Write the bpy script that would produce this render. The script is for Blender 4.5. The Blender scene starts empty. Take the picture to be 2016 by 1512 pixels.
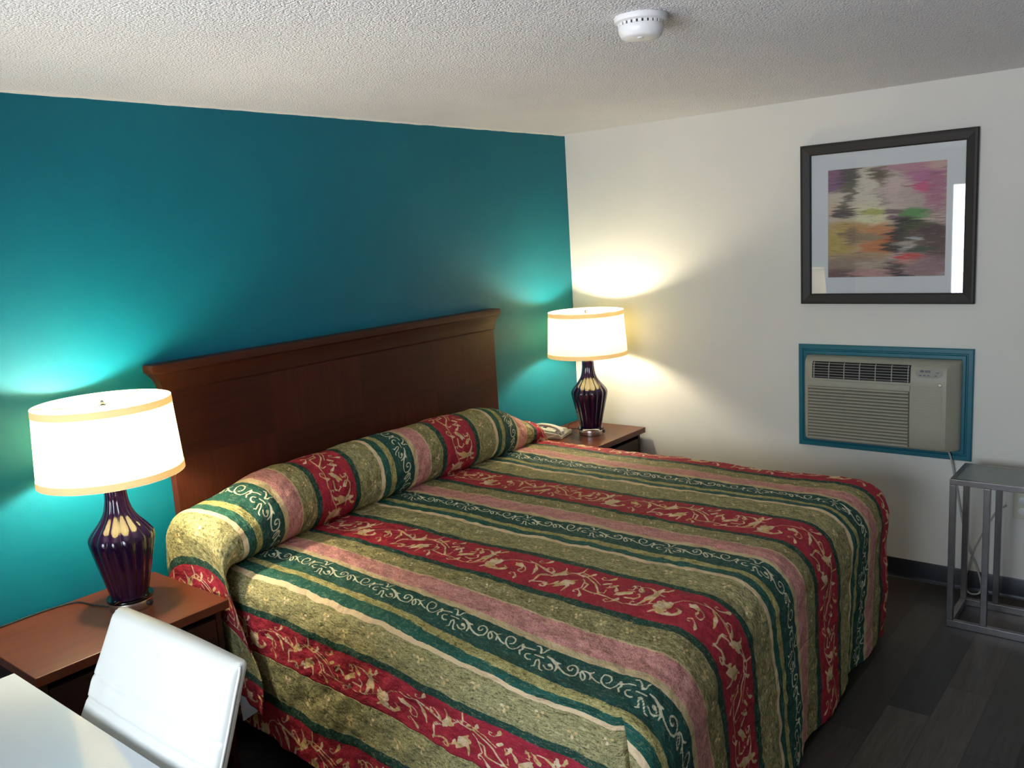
import bpy, bmesh, math, random
import numpy as np
from mathutils import Vector, Matrix

# ---------------------------------------------------------------- camera, world, light, exposure
scene = bpy.context.scene
C = scene.collection
CAM_POS = (-4.48448, -3.15517, 1.87168)
YAW, PITCH, ROLL, FPX = math.radians(50.51803), math.radians(-9.88271), math.radians(-3.61572), 1704.61

def make_camera():
    cd = bpy.data.cameras.new('camera')
    cam = bpy.data.objects.new('camera', cd)
    C.objects.link(cam)
    f = Vector((math.sin(YAW) * math.cos(PITCH), math.cos(YAW) * math.cos(PITCH), math.sin(PITCH)))
    r = Vector((math.cos(YAW), -math.sin(YAW), 0))
    u = r.cross(f)
    r2 = math.cos(ROLL) * r + math.sin(ROLL) * u
    u2 = -math.sin(ROLL) * r + math.cos(ROLL) * u
    m = Matrix(((r2.x, u2.x, -f.x, CAM_POS[0]), (r2.y, u2.y, -f.y, CAM_POS[1]), (r2.z, u2.z, -f.z, CAM_POS[2]), (0, 0, 0, 1)))
    cam.matrix_world = m
    cd.sensor_width = 36
    cd.lens = FPX / 2016 * 36
    cd.clip_start = 0.02
    scene.camera = cam
make_camera()

SKY_STRENGTH = 13.0
BULB_LEFT, BULB_RIGHT = 800.0, 480.0
scene.view_settings.view_transform = 'Standard'
scene.view_settings.look = 'None'
scene.view_settings.gamma = 1
scene.view_settings.use_curve_mapping = False
scene.view_settings.exposure = 0.1

def make_world():
    w = bpy.data.worlds.new('sky')
    scene.world = w
    w.use_nodes = True
    nt = w.node_tree
    nt.nodes.clear()
    out = nt.nodes.new('ShaderNodeOutputWorld')
    bg = nt.nodes.new('ShaderNodeBackground')
    tc = nt.nodes.new('ShaderNodeTexCoord')
    sx = nt.nodes.new('ShaderNodeSeparateXYZ')
    rp = nt.nodes.new('ShaderNodeValToRGB')
    mr = nt.nodes.new('ShaderNodeMapRange')
    nt.links.new(tc.outputs['Generated'], sx.inputs[0])
    nt.links.new(sx.outputs['Z'], mr.inputs['Value'])
    mr.inputs['From Min'].default_value = -0.2
    mr.inputs['From Max'].default_value = 0.8
    nt.links.new(mr.outputs[0], rp.inputs[0])
    rp.color_ramp.elements[0].position = 0.0
    rp.color_ramp.elements[0].color = (1.25, 1.3, 1.42, 1)
    rp.color_ramp.elements[1].position = 1.0
    rp.color_ramp.elements[1].color = (0.55, 0.72, 1.0, 1)
    e = rp.color_ramp.elements.new(0.25)
    e.color = (0.80, 0.90, 1.0, 1)
    nt.links.new(rp.outputs[0], bg.inputs['Color'])
    bg.inputs['Strength'].default_value = SKY_STRENGTH
    nt.links.new(bg.outputs[0], out.inputs[0])
make_world()

def window_portal():
    ld = bpy.data.lights.new('window_portal', 'AREA')
    ld.shape = 'RECTANGLE'
    ld.size, ld.size_y = 1.2, 2.0
    ld.cycles.is_portal = True
    o = bpy.data.objects.new('window_portal', ld)
    C.objects.link(o)
    o.location = (-5.56, -1.95, 1.5)
    o.rotation_euler = (0, math.radians(-90), 0)
window_portal()

# ---------------------------------------------------------------- helpers
PI = math.pi
RNG = random.Random(7)

def link(name, me, parent=None):
    o = bpy.data.objects.new(name, me)
    C.objects.link(o)
    if parent is not None:
        o.parent = parent
    return o

def obj(name, bm, mat, parent=None, smooth=False, bevel=0, seg=2, angle=35):
    me = bpy.data.meshes.new(name)
    bmesh.ops.recalc_face_normals(bm, faces=bm.faces)
    bm.to_mesh(me)
    bm.free()
    if mat:
        me.materials.append(mat)
    o = link(name, me, parent)
    if bevel:
        md = o.modifiers.new('bevel', 'BEVEL')
        md.width = bevel
        md.segments = seg
        md.limit_method = 'ANGLE'
        md.angle_limit = math.radians(30)
        md.harden_normals = True
        smooth = True
    if smooth:
        for p in me.polygons:
            p.use_smooth = True
        try:
            me.set_sharp_from_angle(angle=math.radians(angle))
        except Exception:
            pass
    return o

def empty(name, loc, rz=0):
    o = bpy.data.objects.new(name, None)
    C.objects.link(o)
    o.location = loc
    o.rotation_euler = (0, 0, rz)
    o.empty_display_size = 0.1
    return o

def tag(o, label, cat, group=None):
    o['label'] = label
    o['category'] = cat
    if group:
        o['group'] = group
    return o

def struct(o):
    o['kind'] = 'structure'
    return o

def box(bm, x0, x1, y0, y1, z0, z1):
    vs = [bm.verts.new((x, y, z)) for x in (x0, x1) for y in (y0, y1) for z in (z0, z1)]
    for q in ((0, 1, 3, 2), (4, 6, 7, 5), (0, 4, 5, 1), (2, 3, 7, 6), (0, 2, 6, 4), (1, 5, 7, 3)):
        bm.faces.new([vs[i] for i in q])
    return vs

def boxes(*bs):
    bm = bmesh.new()
    for b in bs:
        box(bm, *b)
    return bm

def lathe(bm, prof, n=48, cx=0, cy=0, flute=None, cap=True):
    rings = []
    for r, z in prof:
        ring = []
        for i in range(n):
            a = 2 * PI * i / n
            rr = r * (1 + (flute(a, z) if flute else 0))
            ring.append(bm.verts.new((cx + rr * math.cos(a), cy + rr * math.sin(a), z)))
        rings.append(ring)
    for a, b in zip(rings, rings[1:]):
        for i in range(n):
            bm.faces.new((a[i], a[(i + 1) % n], b[(i + 1) % n], b[i]))
    if cap:
        bm.faces.new(rings[0])
        bm.faces.new(list(reversed(rings[-1])))
    return bm

def tube(bm, pts, r, n=8, closed=False):
    P = [Vector(p) for p in pts]
    m = len(P)
    rings = []
    prev = None
    for i, p in enumerate(P):
        if closed:
            t = (P[(i + 1) % m] - P[i - 1]).normalized()
        else:
            t = (P[min(i + 1, m - 1)] - P[max(i - 1, 0)]).normalized()
        if prev is None:
            ref = Vector((0, 0, 1)) if abs(t.z) < .9 else Vector((1, 0, 0))
            nrm = t.cross(ref).normalized()
        else:
            nrm = (prev - t * prev.dot(t)).normalized()
        prev = nrm
        bn = t.cross(nrm)
        rr = r[i] if isinstance(r, (list, tuple)) else r
        rings.append([bm.verts.new(p + rr * (math.cos(2 * PI * k / n) * nrm + math.sin(2 * PI * k / n) * bn)) for k in range(n)])
    rng = range(m) if closed else range(m - 1)
    for i in rng:
        a, b = rings[i], rings[(i + 1) % m]
        for k in range(n):
            bm.faces.new((a[k], a[(k + 1) % n], b[(k + 1) % n], b[k]))
    if not closed:
        bm.faces.new(rings[0])
        bm.faces.new(list(reversed(rings[-1])))
    return bm

def smooth_path(pts, sub=8):
    P = [Vector(p) for p in pts]
    out = []
    for i in range(len(P) - 1):
        p0, p1, p2, p3 = P[max(i - 1, 0)], P[i], P[i + 1], P[min(i + 2, len(P) - 1)]
        for k in range(sub):
            t = k / sub
            out.append(0.5 * ((2 * p1) + (-p0 + p2) * t + (2 * p0 - 5 * p1 + 4 * p2 - p3) * t * t + (-p0 + 3 * p1 - 3 * p2 + p3) * t ** 3))
    out.append(P[-1])
    return out

def prism(bm, pts2, axis, a0, a1):
    """extrude a 2-D outline along an axis; pts2 are the two other coordinates in xyz order"""
    def mk(p, a):
        c = list(p)
        c.insert(axis, a)
        return bm.verts.new(c)
    A = [mk(p, a0) for p in pts2]
    B = [mk(p, a1) for p in pts2]
    n = len(pts2)
    for i in range(n):
        bm.faces.new((A[i], A[(i + 1) % n], B[(i + 1) % n], B[i]))
    bm.faces.new(A)
    bm.faces.new(list(reversed(B)))
    return bm

# ---------------------------------------------------------------- material helpers
class G:
    def __init__(s, name):
        s.m = bpy.data.materials.new(name)
        s.m.use_nodes = True
        s.t = s.m.node_tree
        s.t.nodes.clear()
        s.out = s.t.nodes.new('ShaderNodeOutputMaterial')
    def n(s, typ, **kw):
        nd = s.t.nodes.new(typ)
        for k, v in kw.items():
            setattr(nd, k, v)
        return nd
    def L(s, a, b):
        s.t.links.new(a, b)
    def put(s, sock, v):
        if hasattr(v, 'is_output'):
            s.L(v, sock)
        else:
            sock.default_value = v
    def math(s, op, a, b=0.0, c=0.0, clamp=False):
        nd = s.n('ShaderNodeMath', operation=op, use_clamp=clamp)
        s.put(nd.inputs[0], a)
        s.put(nd.inputs[1], b)
        s.put(nd.inputs[2], c)
        return nd.outputs[0]
    def mix(s, f, a, b, blend='MIX'):
        nd = s.n('ShaderNodeMix', data_type='RGBA', blend_type=blend)
        s.put(nd.inputs[0], f)
        s.put(nd.inputs[6], a)
        s.put(nd.inputs[7], b)
        return nd.outputs[2]
    def noise(s, scale, vec=None, detail=3, rough=.5, dist=0.0, col=False):
        nd = s.n('ShaderNodeTexNoise')
        nd.inputs['Scale'].default_value = scale
        nd.inputs['Detail'].default_value = detail
        nd.inputs['Roughness'].default_value = rough
        nd.inputs['Distortion'].default_value = dist
        if vec is not None:
            s.L(vec, nd.inputs['Vector'])
        return nd.outputs[1 if col else 0]
    def ramp(s, f, stops, interp='LINEAR'):
        nd = s.n('ShaderNodeValToRGB')
        cr = nd.color_ramp
        cr.interpolation = interp
        while len(cr.elements) < len(stops):
            cr.elements.new(0.5)
        for e, (p, c) in zip(cr.elements, stops):
            e.position = p
            e.color = c if len(c) == 4 else (*c, 1)
        s.put(nd.inputs[0], f)
        return nd.outputs[0]
    def pos(s, scale=(1, 1, 1), loc=(0, 0, 0), rot=(0, 0, 0)):
        g = s.n('ShaderNodeTexCoord')
        mp = s.n('ShaderNodeMapping')
        s.L(g.outputs['Object'], mp.inputs[0])
        mp.inputs['Scale'].default_value = scale
        mp.inputs['Location'].default_value = loc
        mp.inputs['Rotation'].default_value = rot
        return mp.outputs[0]
    def bump(s, h, strength=.3, dist=.01):
        nd = s.n('ShaderNodeBump')
        nd.inputs['Strength'].default_value = strength
        nd.inputs['Distance'].default_value = dist
        s.L(h, nd.inputs['Height'])
        return nd.outputs[0]
    def bsdf(s, color, rough=.5, metal=0, spec=.5, normal=None, **kw):
        b = s.n('ShaderNodeBsdfPrincipled')
        s.put(b.inputs['Base Color'], color if hasattr(color, 'is_output') else (*color, 1)[:4])
        s.put(b.inputs['Roughness'], rough)
        b.inputs['Metallic'].default_value = metal
        b.inputs['Specular IOR Level'].default_value = spec
        if normal is not None:
            s.L(normal, b.inputs['Normal'])
        for k, v in kw.items():
            s.put(b.inputs[k], v)
        return b.outputs[0]
    def done(s, sh):
        s.L(sh, s.out.inputs[0])
        return s.m

def simple(name, col, rough=.5, metal=0, spec=.5, var=.06, scale=30, bump=0, bscale=200, **kw):
    g = G(name)
    p = g.pos()
    n = g.noise(scale, p)
    c = g.mix(n, tuple(x * (1 - var) for x in col) + (1,), tuple(min(1, x * (1 + var)) for x in col) + (1,))
    nm = g.bump(g.noise(bscale, p, 2), bump, .002) if bump else None
    return g.done(g.bsdf(c, rough, metal, spec, nm, **kw))

def wood(name, dark, light, rough=.35, axis=0, scale=1.0, spec=.5, coat=0.0):
    g = G(name)
    sc = [14 * scale] * 3
    sc[axis] = 1.2 * scale
    p = g.pos(scale=tuple(sc))
    n1 = g.noise(2.2, p, 5, .6, .6)
    n2 = g.noise(14, p, 4, .6)
    f = g.math('ADD', g.math('MULTIPLY', n1, .75), g.math('MULTIPLY', n2, .25))
    c = g.ramp(f, [(.3, dark), (.7, light)])
    return g.done(g.bsdf(c, rough, 0, spec, g.bump(n2, .08, .002), **{'Coat Weight': coat, 'Coat Roughness': .15}))

def curve_noise(xy, scale, seed=0):
    """smooth value noise in numpy, range -1..1; xy (...,2)"""
    rs = np.random.RandomState(seed)
    tab = rs.rand(256, 256) * 2 - 1
    q = xy * scale + 1000.0
    i = np.floor(q).astype(int)
    f = q - i
    f = f * f * (3 - 2 * f)
    x0, y0 = i[..., 0] & 255, i[..., 1] & 255
    x1, y1 = (x0 + 1) & 255, (y0 + 1) & 255
    a = tab[x0, y0] * (1 - f[..., 0]) + tab[x1, y0] * f[..., 0]
    b = tab[x0, y1] * (1 - f[..., 0]) + tab[x1, y1] * f[..., 0]
    return a * (1 - f[..., 1]) + b * f[..., 1]

# ---------------------------------------------------------------- materials
def mat_teal():
    g = G('teal_wall_paint')
    tc = g.n('ShaderNodeTexCoord')
    sx = g.n('ShaderNodeSeparateXYZ')
    g.L(tc.outputs['Object'], sx.inputs[0])
    p = g.pos()
    n = g.noise(1.3, p, 4, .6)
    c = g.ramp(n, [(.35, TEAL_A), (.65, TEAL_B)])
    # the brushed paint edge stops a little short of the ceiling
    wob = g.math('MULTIPLY', g.noise(9, p, 3), .008)
    edge = g.math('GREATER_THAN', g.math('ADD', sx.outputs['Z'], wob), 2.436)
    c = g.mix(edge, c, (.78, .75, .68, 1))
    nb = g.noise(160, p, 3)
    return g.done(g.bsdf(c, .5, 0, .25, g.bump(nb, .12, .003)))
TEAL_A, TEAL_B = (.0005, .112, .166, 1), (.0006, .130, .188, 1)

def mat_ceiling():
    g = G('popcorn_ceiling')
    p = g.pos()
    v = g.n('ShaderNodeTexVoronoi')
    v.inputs['Scale'].default_value = 135
    g.L(p, v.inputs['Vector'])
    v2 = g.n('ShaderNodeTexVoronoi')
    v2.inputs['Scale'].default_value = 240
    g.L(p, v2.inputs['Vector'])
    n = g.noise(60, p, 3, .7)
    h = g.math('SUBTRACT', g.math('MULTIPLY', n, 1.0), g.math('ADD', g.math('MULTIPLY', v.outputs[0], 1.0), g.math('MULTIPLY', v2.outputs[0], .5)))
    c = g.ramp(g.noise(2, p, 2), [(.3, (.85, .84, .86, 1)), (.7, (.90, .89, .91, 1))])
    return g.done(g.bsdf(c, .9, 0, .2, g.bump(h, .75, .010)))

def mat_white_wall():
    g = G('white_wall_paint')
    p = g.pos()
    c = g.ramp(g.noise(1.5, p, 3), [(.3, (.74, .72, .66, 1)), (.7, (.78, .76, .70, 1))])
    return g.done(g.bsdf(c, .6, 0, .3, g.bump(g.noise(140, p, 3), .15, .003)))

def mat_floor():
    g = G('grey_wood_plank')
    tc = g.n('ShaderNodeTexCoord')
    sx = g.n('ShaderNodeSeparateXYZ')
    g.L(tc.outputs['Object'], sx.inputs[0])
    W, Ln = .152, 1.22
    row = g.math('FLOOR', g.math('DIVIDE', g.math('ADD', sx.outputs['Y'], 2.419 + 20 * W), W))
    wn = g.n('ShaderNodeTexWhiteNoise', noise_dimensions='1D')
    g.L(row, wn.inputs['W'])
    xs = g.math('ADD', g.math('DIVIDE', g.math('ADD', sx.outputs['X'], 1.242), Ln), g.math('MULTIPLY', wn.outputs['Value'], 7.0))
    colm = g.math('FLOOR', xs)
    cv = g.n('ShaderNodeCombineXYZ')
    g.L(row, cv.inputs[0])
    g.L(colm, cv.inputs[1])
    w2 = g.n('ShaderNodeTexWhiteNoise', noise_dimensions='3D')
    g.L(cv.outputs[0], w2.inputs['Vector'])
    base = g.ramp(w2.outputs['Value'], [(0, (.022, .02, .021, 1)), (.25, (.060, .048, .040, 1)), (.5, (.150, .125, .108, 1)), (.75, (.045, .043, .046, 1)), (1, (.19, .155, .125, 1))])
    # grain along the plank
    ad = g.n('ShaderNodeVectorMath', operation='MULTIPLY')
    g.L(tc.outputs['Object'], ad.inputs[0])
    ad.inputs[1].default_value = (2.2, 26, 1)
    ad2 = g.n('ShaderNodeVectorMath', operation='ADD')
    g.L(ad.outputs[0], ad2.inputs[0])
    g.L(w2.outputs['Color'], ad2.inputs[1])
    gr = g.noise(2.5, ad2.outputs[0], 6, .65, .8)
    c = g.mix(g.math('MULTIPLY', g.math('SUBTRACT', gr, .25), 1.1, clamp=True), g.mix(.75, base, (.01, .009, .009, 1)), base)
    fy = g.math('FRACT', g.math('DIVIDE', g.math('ADD', sx.outputs['Y'], 2.419 + 20 * W), W))
    fx = g.math('FRACT', xs)
    seam = g.math('MAXIMUM', g.math('GREATER_THAN', g.math('ABSOLUTE', g.math('SUBTRACT', fy, .5)), .491), g.math('GREATER_THAN', g.math('ABSOLUTE', g.math('SUBTRACT', fx, .5)), .4988))
    c = g.mix(g.math('MULTIPLY', seam, .7), c, (.006, .006, .006, 1))
    return g.done(g.bsdf(c, .38, 0, .4, g.bump(gr, .15, .002)))

M = {}
def build_materials():
    M['teal'] = mat_teal()
    M['ceil'] = mat_ceiling()
    M['white_wall'] = mat_white_wall()
    M['floor'] = mat_floor()
    M['teal_trim'] = simple('teal_trim_paint', (.004, .13, .18), .35, var=.1, bump=.1)
    M['base'] = simple('dark_vinyl_baseboard', (.016, .019, .026), .35, var=.1)
    M['mahogany'] = wood('mahogany_veneer', (.020, .006, .003, 1), (.05, .014, .007, 1), .33, 0, 1, .45)
    M['top_wood'] = wood('cherry_laminate_top', (.080, .018, .007, 1), (.135, .033, .012, 1), .36, 0, .8, .45)
    M['dark_wood'] = wood('dark_mahogany', (.014, .005, .003, 1), (.035, .010, .006, 1), .4, 0, 1, .4)
    M['nickel'] = simple('brushed_nickel', (.62, .58, .54), .25, 1, var=.05, scale=60)
    M['steel'] = simple('brushed_steel', (.30, .28, .275), .32, 1, var=.25, scale=25, bump=.1)
    M['black_cord'] = simple('black_cord', (.01, .01, .01), .45)
    M['white_plastic'] = simple('white_plastic', (.78, .78, .78), .4, var=.02)
    M['dark_slot'] = simple('dark_slot', (.015, .015, .018), .6)
    M['ac_beige'] = simple('beige_plastic', (.36, .345, .27), .42, var=.03)
    M['ac_grille'] = simple('grille_grey', (.33, .31, .27), .45)
    M['ac_dark'] = simple('vent_dark', (.008, .007, .007), .8)
    M['frame_brown'] = simple('espresso_frame', (.014, .009, .006), .55, var=.25, scale=60, bump=.1)
    M['mat_board'] = simple('mat_board', (.66, .67, .66), .8, var=.01)
    M['phone'] = simple('ivory_plastic', (.66, .62, .52), .38, var=.03)
    M['black'] = simple('black_rubber', (.012, .012, .013), .5)
    M['cord_grey'] = simple('grey_cable', (.42, .42, .40), .5)
    M['desk_white'] = simple('gloss_white_lacquer', (.60, .63, .63), .12, var=.01, spec=.6)
    M['leather'] = mat_leather()
    M['lining'] = simple('white_lining', (.62, .62, .68), .8)
    M['ticking'] = simple('mattress_ticking', (.55, .54, .52), .85, bump=.2)
    M['boxspring'] = simple('black_box_spring_cover', (.012, .012, .013), .85)
    M['aluminium'] = simple('white_aluminium', (.7, .7, .7), .35, 0)
    M['amethyst'] = mat_amethyst()
    M['clear'] = mat_clear('clear_acrylic', .25)
    M['pane'] = mat_clear('window_glass', .0)
    M['pic_glass'] = mat_clear('picture_glass', .0)
    M['table_glass'] = mat_clear('table_glass', .35, (.55, .62, .58, 1), (.42, .47, .45, 1))
    M['shade'] = mat_shade('linen_shade', (.94, .83, .44, 1), .26)
    M['shade_trim'] = mat_shade('linen_shade_trim', (.84, .70, .52, 1), .30)
    M['bulb_l'] = mat_bulb('lit_bulb_left', BULB_LEFT)
    M['bulb_r'] = mat_bulb('lit_bulb_right', BULB_RIGHT)
    M['led'] = simple('display_black', (.02, .02, .02), .2)
    M['red'] = simple('red_plastic', (.4, .03, .02), .4)
    M['art'] = mat_art()
    M['spread'] = mat_spread()
    M['duct'] = simple('outlet_cream', (.68, .66, .52), .4, var=.02)

def mat_leather():
    g = G('white_leatherette')
    p = g.pos()
    v = g.n('ShaderNodeTexVoronoi')
    v.inputs['Scale'].default_value = 420
    g.L(p, v.inputs['Vector'])
    c = g.ramp(g.noise(5, p, 3), [(.3, (.80, .78, .70, 1)), (.7, (.84, .82, .74, 1))])
    return g.done(g.bsdf(c, .33, 0, .5, g.bump(v.outputs[0], .12, .001)))

def mat_amethyst():
    g = G('amethyst_glass')
    fr = g.n('ShaderNodeLayerWeight')
    fr.inputs['Blend'].default_value = .35
    tr = g.n('ShaderNodeBsdfTranslucent')
    tr.inputs[0].default_value = (.14, .012, .26, 1)
    b = g.n('ShaderNodeBsdfPrincipled')
    b.inputs['Base Color'].default_value = (.010, .002, .018, 1)
    b.inputs['Roughness'].default_value = .06
    b.inputs['Specular IOR Level'].default_value = .6
    b.inputs['Coat Weight'].default_value = .5
    b.inputs['Coat Roughness'].default_value = .03
    mx = g.n('ShaderNodeMixShader')
    mx.inputs[0].default_value = .14
    g.L(b.outputs[0], mx.inputs[1])
    g.L(tr.outputs[0], mx.inputs[2])
    return g.done(mx.outputs[0])

def mat_clear(name, tint, col=(.8, .9, .88, 1), reflect_col=None):
    g = G(name)
    fr = g.n('ShaderNodeFresnel')
    fr.inputs[0].default_value = 1.5
    tr = g.n('ShaderNodeBsdfTransparent')
    tr.inputs[0].default_value = (1 - tint * (1 - col[0]), 1 - tint * (1 - col[1]), 1 - tint * (1 - col[2]), 1)
    gl = g.n('ShaderNodeBsdfGlossy')
    gl.inputs['Roughness'].default_value = .01
    gl.inputs['Color'].default_value = (1, 1, 1, 1)
    mx = g.n('ShaderNodeMixShader')
    g.L(fr.outputs[0], mx.inputs[0])
    g.L(tr.outputs[0], mx.inputs[1])
    g.L(gl.outputs[0], mx.inputs[2])
    if reflect_col:  # pale diffuse share stands in for the bright wall reflected in the glass
        df = g.n('ShaderNodeBsdfDiffuse')
        df.inputs[0].default_value = reflect_col
        m2 = g.n('ShaderNodeMixShader')
        m2.inputs[0].default_value = .5
        g.L(mx.outputs[0], m2.inputs[1])
        g.L(df.outputs[0], m2.inputs[2])
        return g.done(m2.outputs[0])
    return g.done(mx.outputs[0])

def mat_shade(name, col, trans):
    g = G(name)
    p = g.pos(scale=(1, 1, 1))
    n = g.noise(220, p, 2)
    c = g.mix(g.math('MULTIPLY', n, .12), col, (col[0] * .8, col[1] * .78, col[2] * .7, 1))
    d = g.n('ShaderNodeBsdfDiffuse')
    t = g.n('ShaderNodeBsdfTranslucent')
    g.L(c, d.inputs[0])
    g.L(c, t.inputs[0])
    mx = g.n('ShaderNodeMixShader')
    mx.inputs[0].default_value = trans
    g.L(d.outputs[0], mx.inputs[1])
    g.L(t.outputs[0], mx.inputs[2])
    return g.done(mx.outputs[0])

def mat_bulb(name, s):
    g = G(name)
    e = g.n('ShaderNodeEmission')
    e.inputs[0].default_value = (1.0, .88, .65, 1)
    e.inputs[1].default_value = s
    return g.done(e.outputs[0])


# abstract print: soft horizontal strokes of colour, laid over a mottled mauve and cream ground
BLOBS = [
    (.30, .30, .30, .35, (.62, .55, .42)), (.45, .22, .16, .18, (.64, .58, .46)), (.38, .45, .14, .10, (.70, .66, .42)),
    (.10, .38, .12, .06, (.66, .48, .33)), (.07, .06, .14, .07, (.30, .14, .22)), (.05, .16, .10, .05, (.25, .13, .22)),
    (.18, .06, .09, .08, (.12, .10, .09)), (.20, .14, .06, .10, (.15, .13, .10)), (.17, .28, .045, .09, (.24, .20, .15)), (.16, .38, .07, .04, (.16, .13, .10)),
    (.15, .42, .09, .03, (.13, .10, .09)), (.44, .06, .07, .05, (.13, .11, .07)), (.47, .15, .05, .07, (.20, .15, .10)), (.52, .10, .09, .015, (.15, .10, .06)),
    (.50, .27, .07, .035, (.16, .16, .13)), (.50, .33, .05, .03, (.22, .21, .17)), (.60, .24, .14, .12, (.60, .46, .42)), (.75, .30, .12, .10, (.50, .40, .35)),
    (.85, .12, .13, .09, (.48, .17, .31)), (.92, .22, .09, .16, (.42, .16, .24)), (.80, .21, .06, .04, (.60, .10, .22)), (.75, .02, .25, .05, (.50, .24, .30)), (.95, .02, .10, .05, (.55, .38, .32)),
    (.55, .42, .10, .018, (.18, .10, .12)), (.57, .47, .08, .018, (.22, .13, .15)), (.38, .41, .07, .025, (.44, .45, .12)), (.75, .43, .09, .035, (.10, .30, .08)), (.78, .48, .07, .025, (.16, .34, .11)),
    (.16, .55, .18, .06, (.52, .36, .12)), (.10, .70, .16, .12, (.50, .37, .10)), (.28, .60, .12, .08, (.55, .30, .13)), (.48, .58, .10, .06, (.58, .24, .09)), (.42, .73, .12, .08, (.55, .20, .06)),
    (.52, .65, .07, .03, (.60, .15, .04)), (.22, .62, .07, .07, (.27, .20, .12)), (.38, .63, .10, .03, (.30, .24, .14)), (.28, .80, .22, .03, (.42, .30, .17)),
    (.68, .52, .10, .05, (.012, .016, .012)), (.64, .62, .09, .06, (.015, .018, .016)), (.58, .72, .08, .05, (.04, .03, .025)), (.80, .56, .13, .04, (.07, .09, .03)), (.82, .68, .16, .10, (.13, .09, .06)),
    (.90, .60, .12, .05, (.09, .05, .05)), (.95, .75, .10, .15, (.12, .07, .06)), (.76, .66, .06, .015, (.50, .50, .48)), (.66, .70, .08, .02, (.42, .36, .30)), (.70, .74, .05, .02, (.50, .44, .38)),
    (.78, .76, .09, .02, (.06, .10, .05)), (.72, .82, .09, .028, (.62, .05, .05)), (.68, .86, .08, .02, (.60, .30, .24)), (.20, .88, .28, .06, (.33, .24, .17)), (.56, .92, .10, .06, (.09, .05, .05)),
    (.60, .98, .10, .03, (.06, .04, .05)), (.12, .97, .18, .05, (.20, .11, .10)), (.40, .97, .14, .05, (.50, .28, .26)), (.86, .92, .16, .08, (.30, .18, .19)), (.40, .88, .12, .04, (.46, .36, .26)),
]
def mat_art():
    g = G('abstract_print')
    tc = g.n('ShaderNodeTexCoord')
    mp = g.n('ShaderNodeMapping')
    g.L(tc.outputs['Object'], mp.inputs[0])
    mp.inputs['Scale'].default_value = (1, 2.2, 26)
    n1 = g.math('SUBTRACT', g.noise(3.0, mp.outputs[0], 5, .65), .5)
    n2 = g.math('SUBTRACT', g.noise(2.0, tc.outputs['Object'], 4, .6), .5)
    sx = g.n('ShaderNodeSeparateXYZ')
    g.L(tc.outputs['Object'], sx.inputs[0])
    # object y runs 0..-.55 left to right, z runs 0..-.535 downwards
    u = g.math('ADD', g.math('DIVIDE', sx.outputs['Y'], -.55), g.math('MULTIPLY', n1, .50))
    v = g.math('ADD', g.math('DIVIDE', sx.outputs['Z'], -.535), g.math('MULTIPLY', n2, .09))
    c = g.ramp(g.math('ADD', g.noise(5, mp.outputs[0], 5, .7), 0), [(.34, (.20, .11, .12, 1)), (.45, (.42, .28, .27, 1)), (.56, (.52, .42, .34, 1)), (.66, (.60, .50, .36, 1))])
    for (bx, by, sx_, sy_, col) in BLOBS:
        du = g.math('MULTIPLY', g.math('SUBTRACT', u, bx), 1 / (1.2 * sx_))
        dv = g.math('MULTIPLY', g.math('SUBTRACT', v, by), 1 / (1.25 * sy_))
        d2 = g.math('MULTIPLY_ADD', du, du, g.math('MULTIPLY', dv, dv))
        f = g.math('SUBTRACT', 1.35, g.math('MULTIPLY', d2, .95), clamp=True)
        c = g.mix(g.math('MULTIPLY', f, .93), c, (*col, 1))
    fine = g.n('ShaderNodeMapping')
    g.L(tc.outputs['Object'], fine.inputs[0])
    fine.inputs['Scale'].default_value = (1, 7, 60)
    fn = g.noise(2.2, fine.outputs[0], 4, .65, .5)
    c = g.mix(g.ramp(fn, [(.30, (.55, .55, .55)), (.45, (0, 0, 0))]), c, (.10, .06, .06, 1))
    c = g.mix(g.ramp(fn, [(.56, (0, 0, 0)), (.68, (.28, .28, .28))]), c, (.66, .56, .46, 1))
    return g.done(g.bsdf(c, .6, 0, .3))

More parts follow.
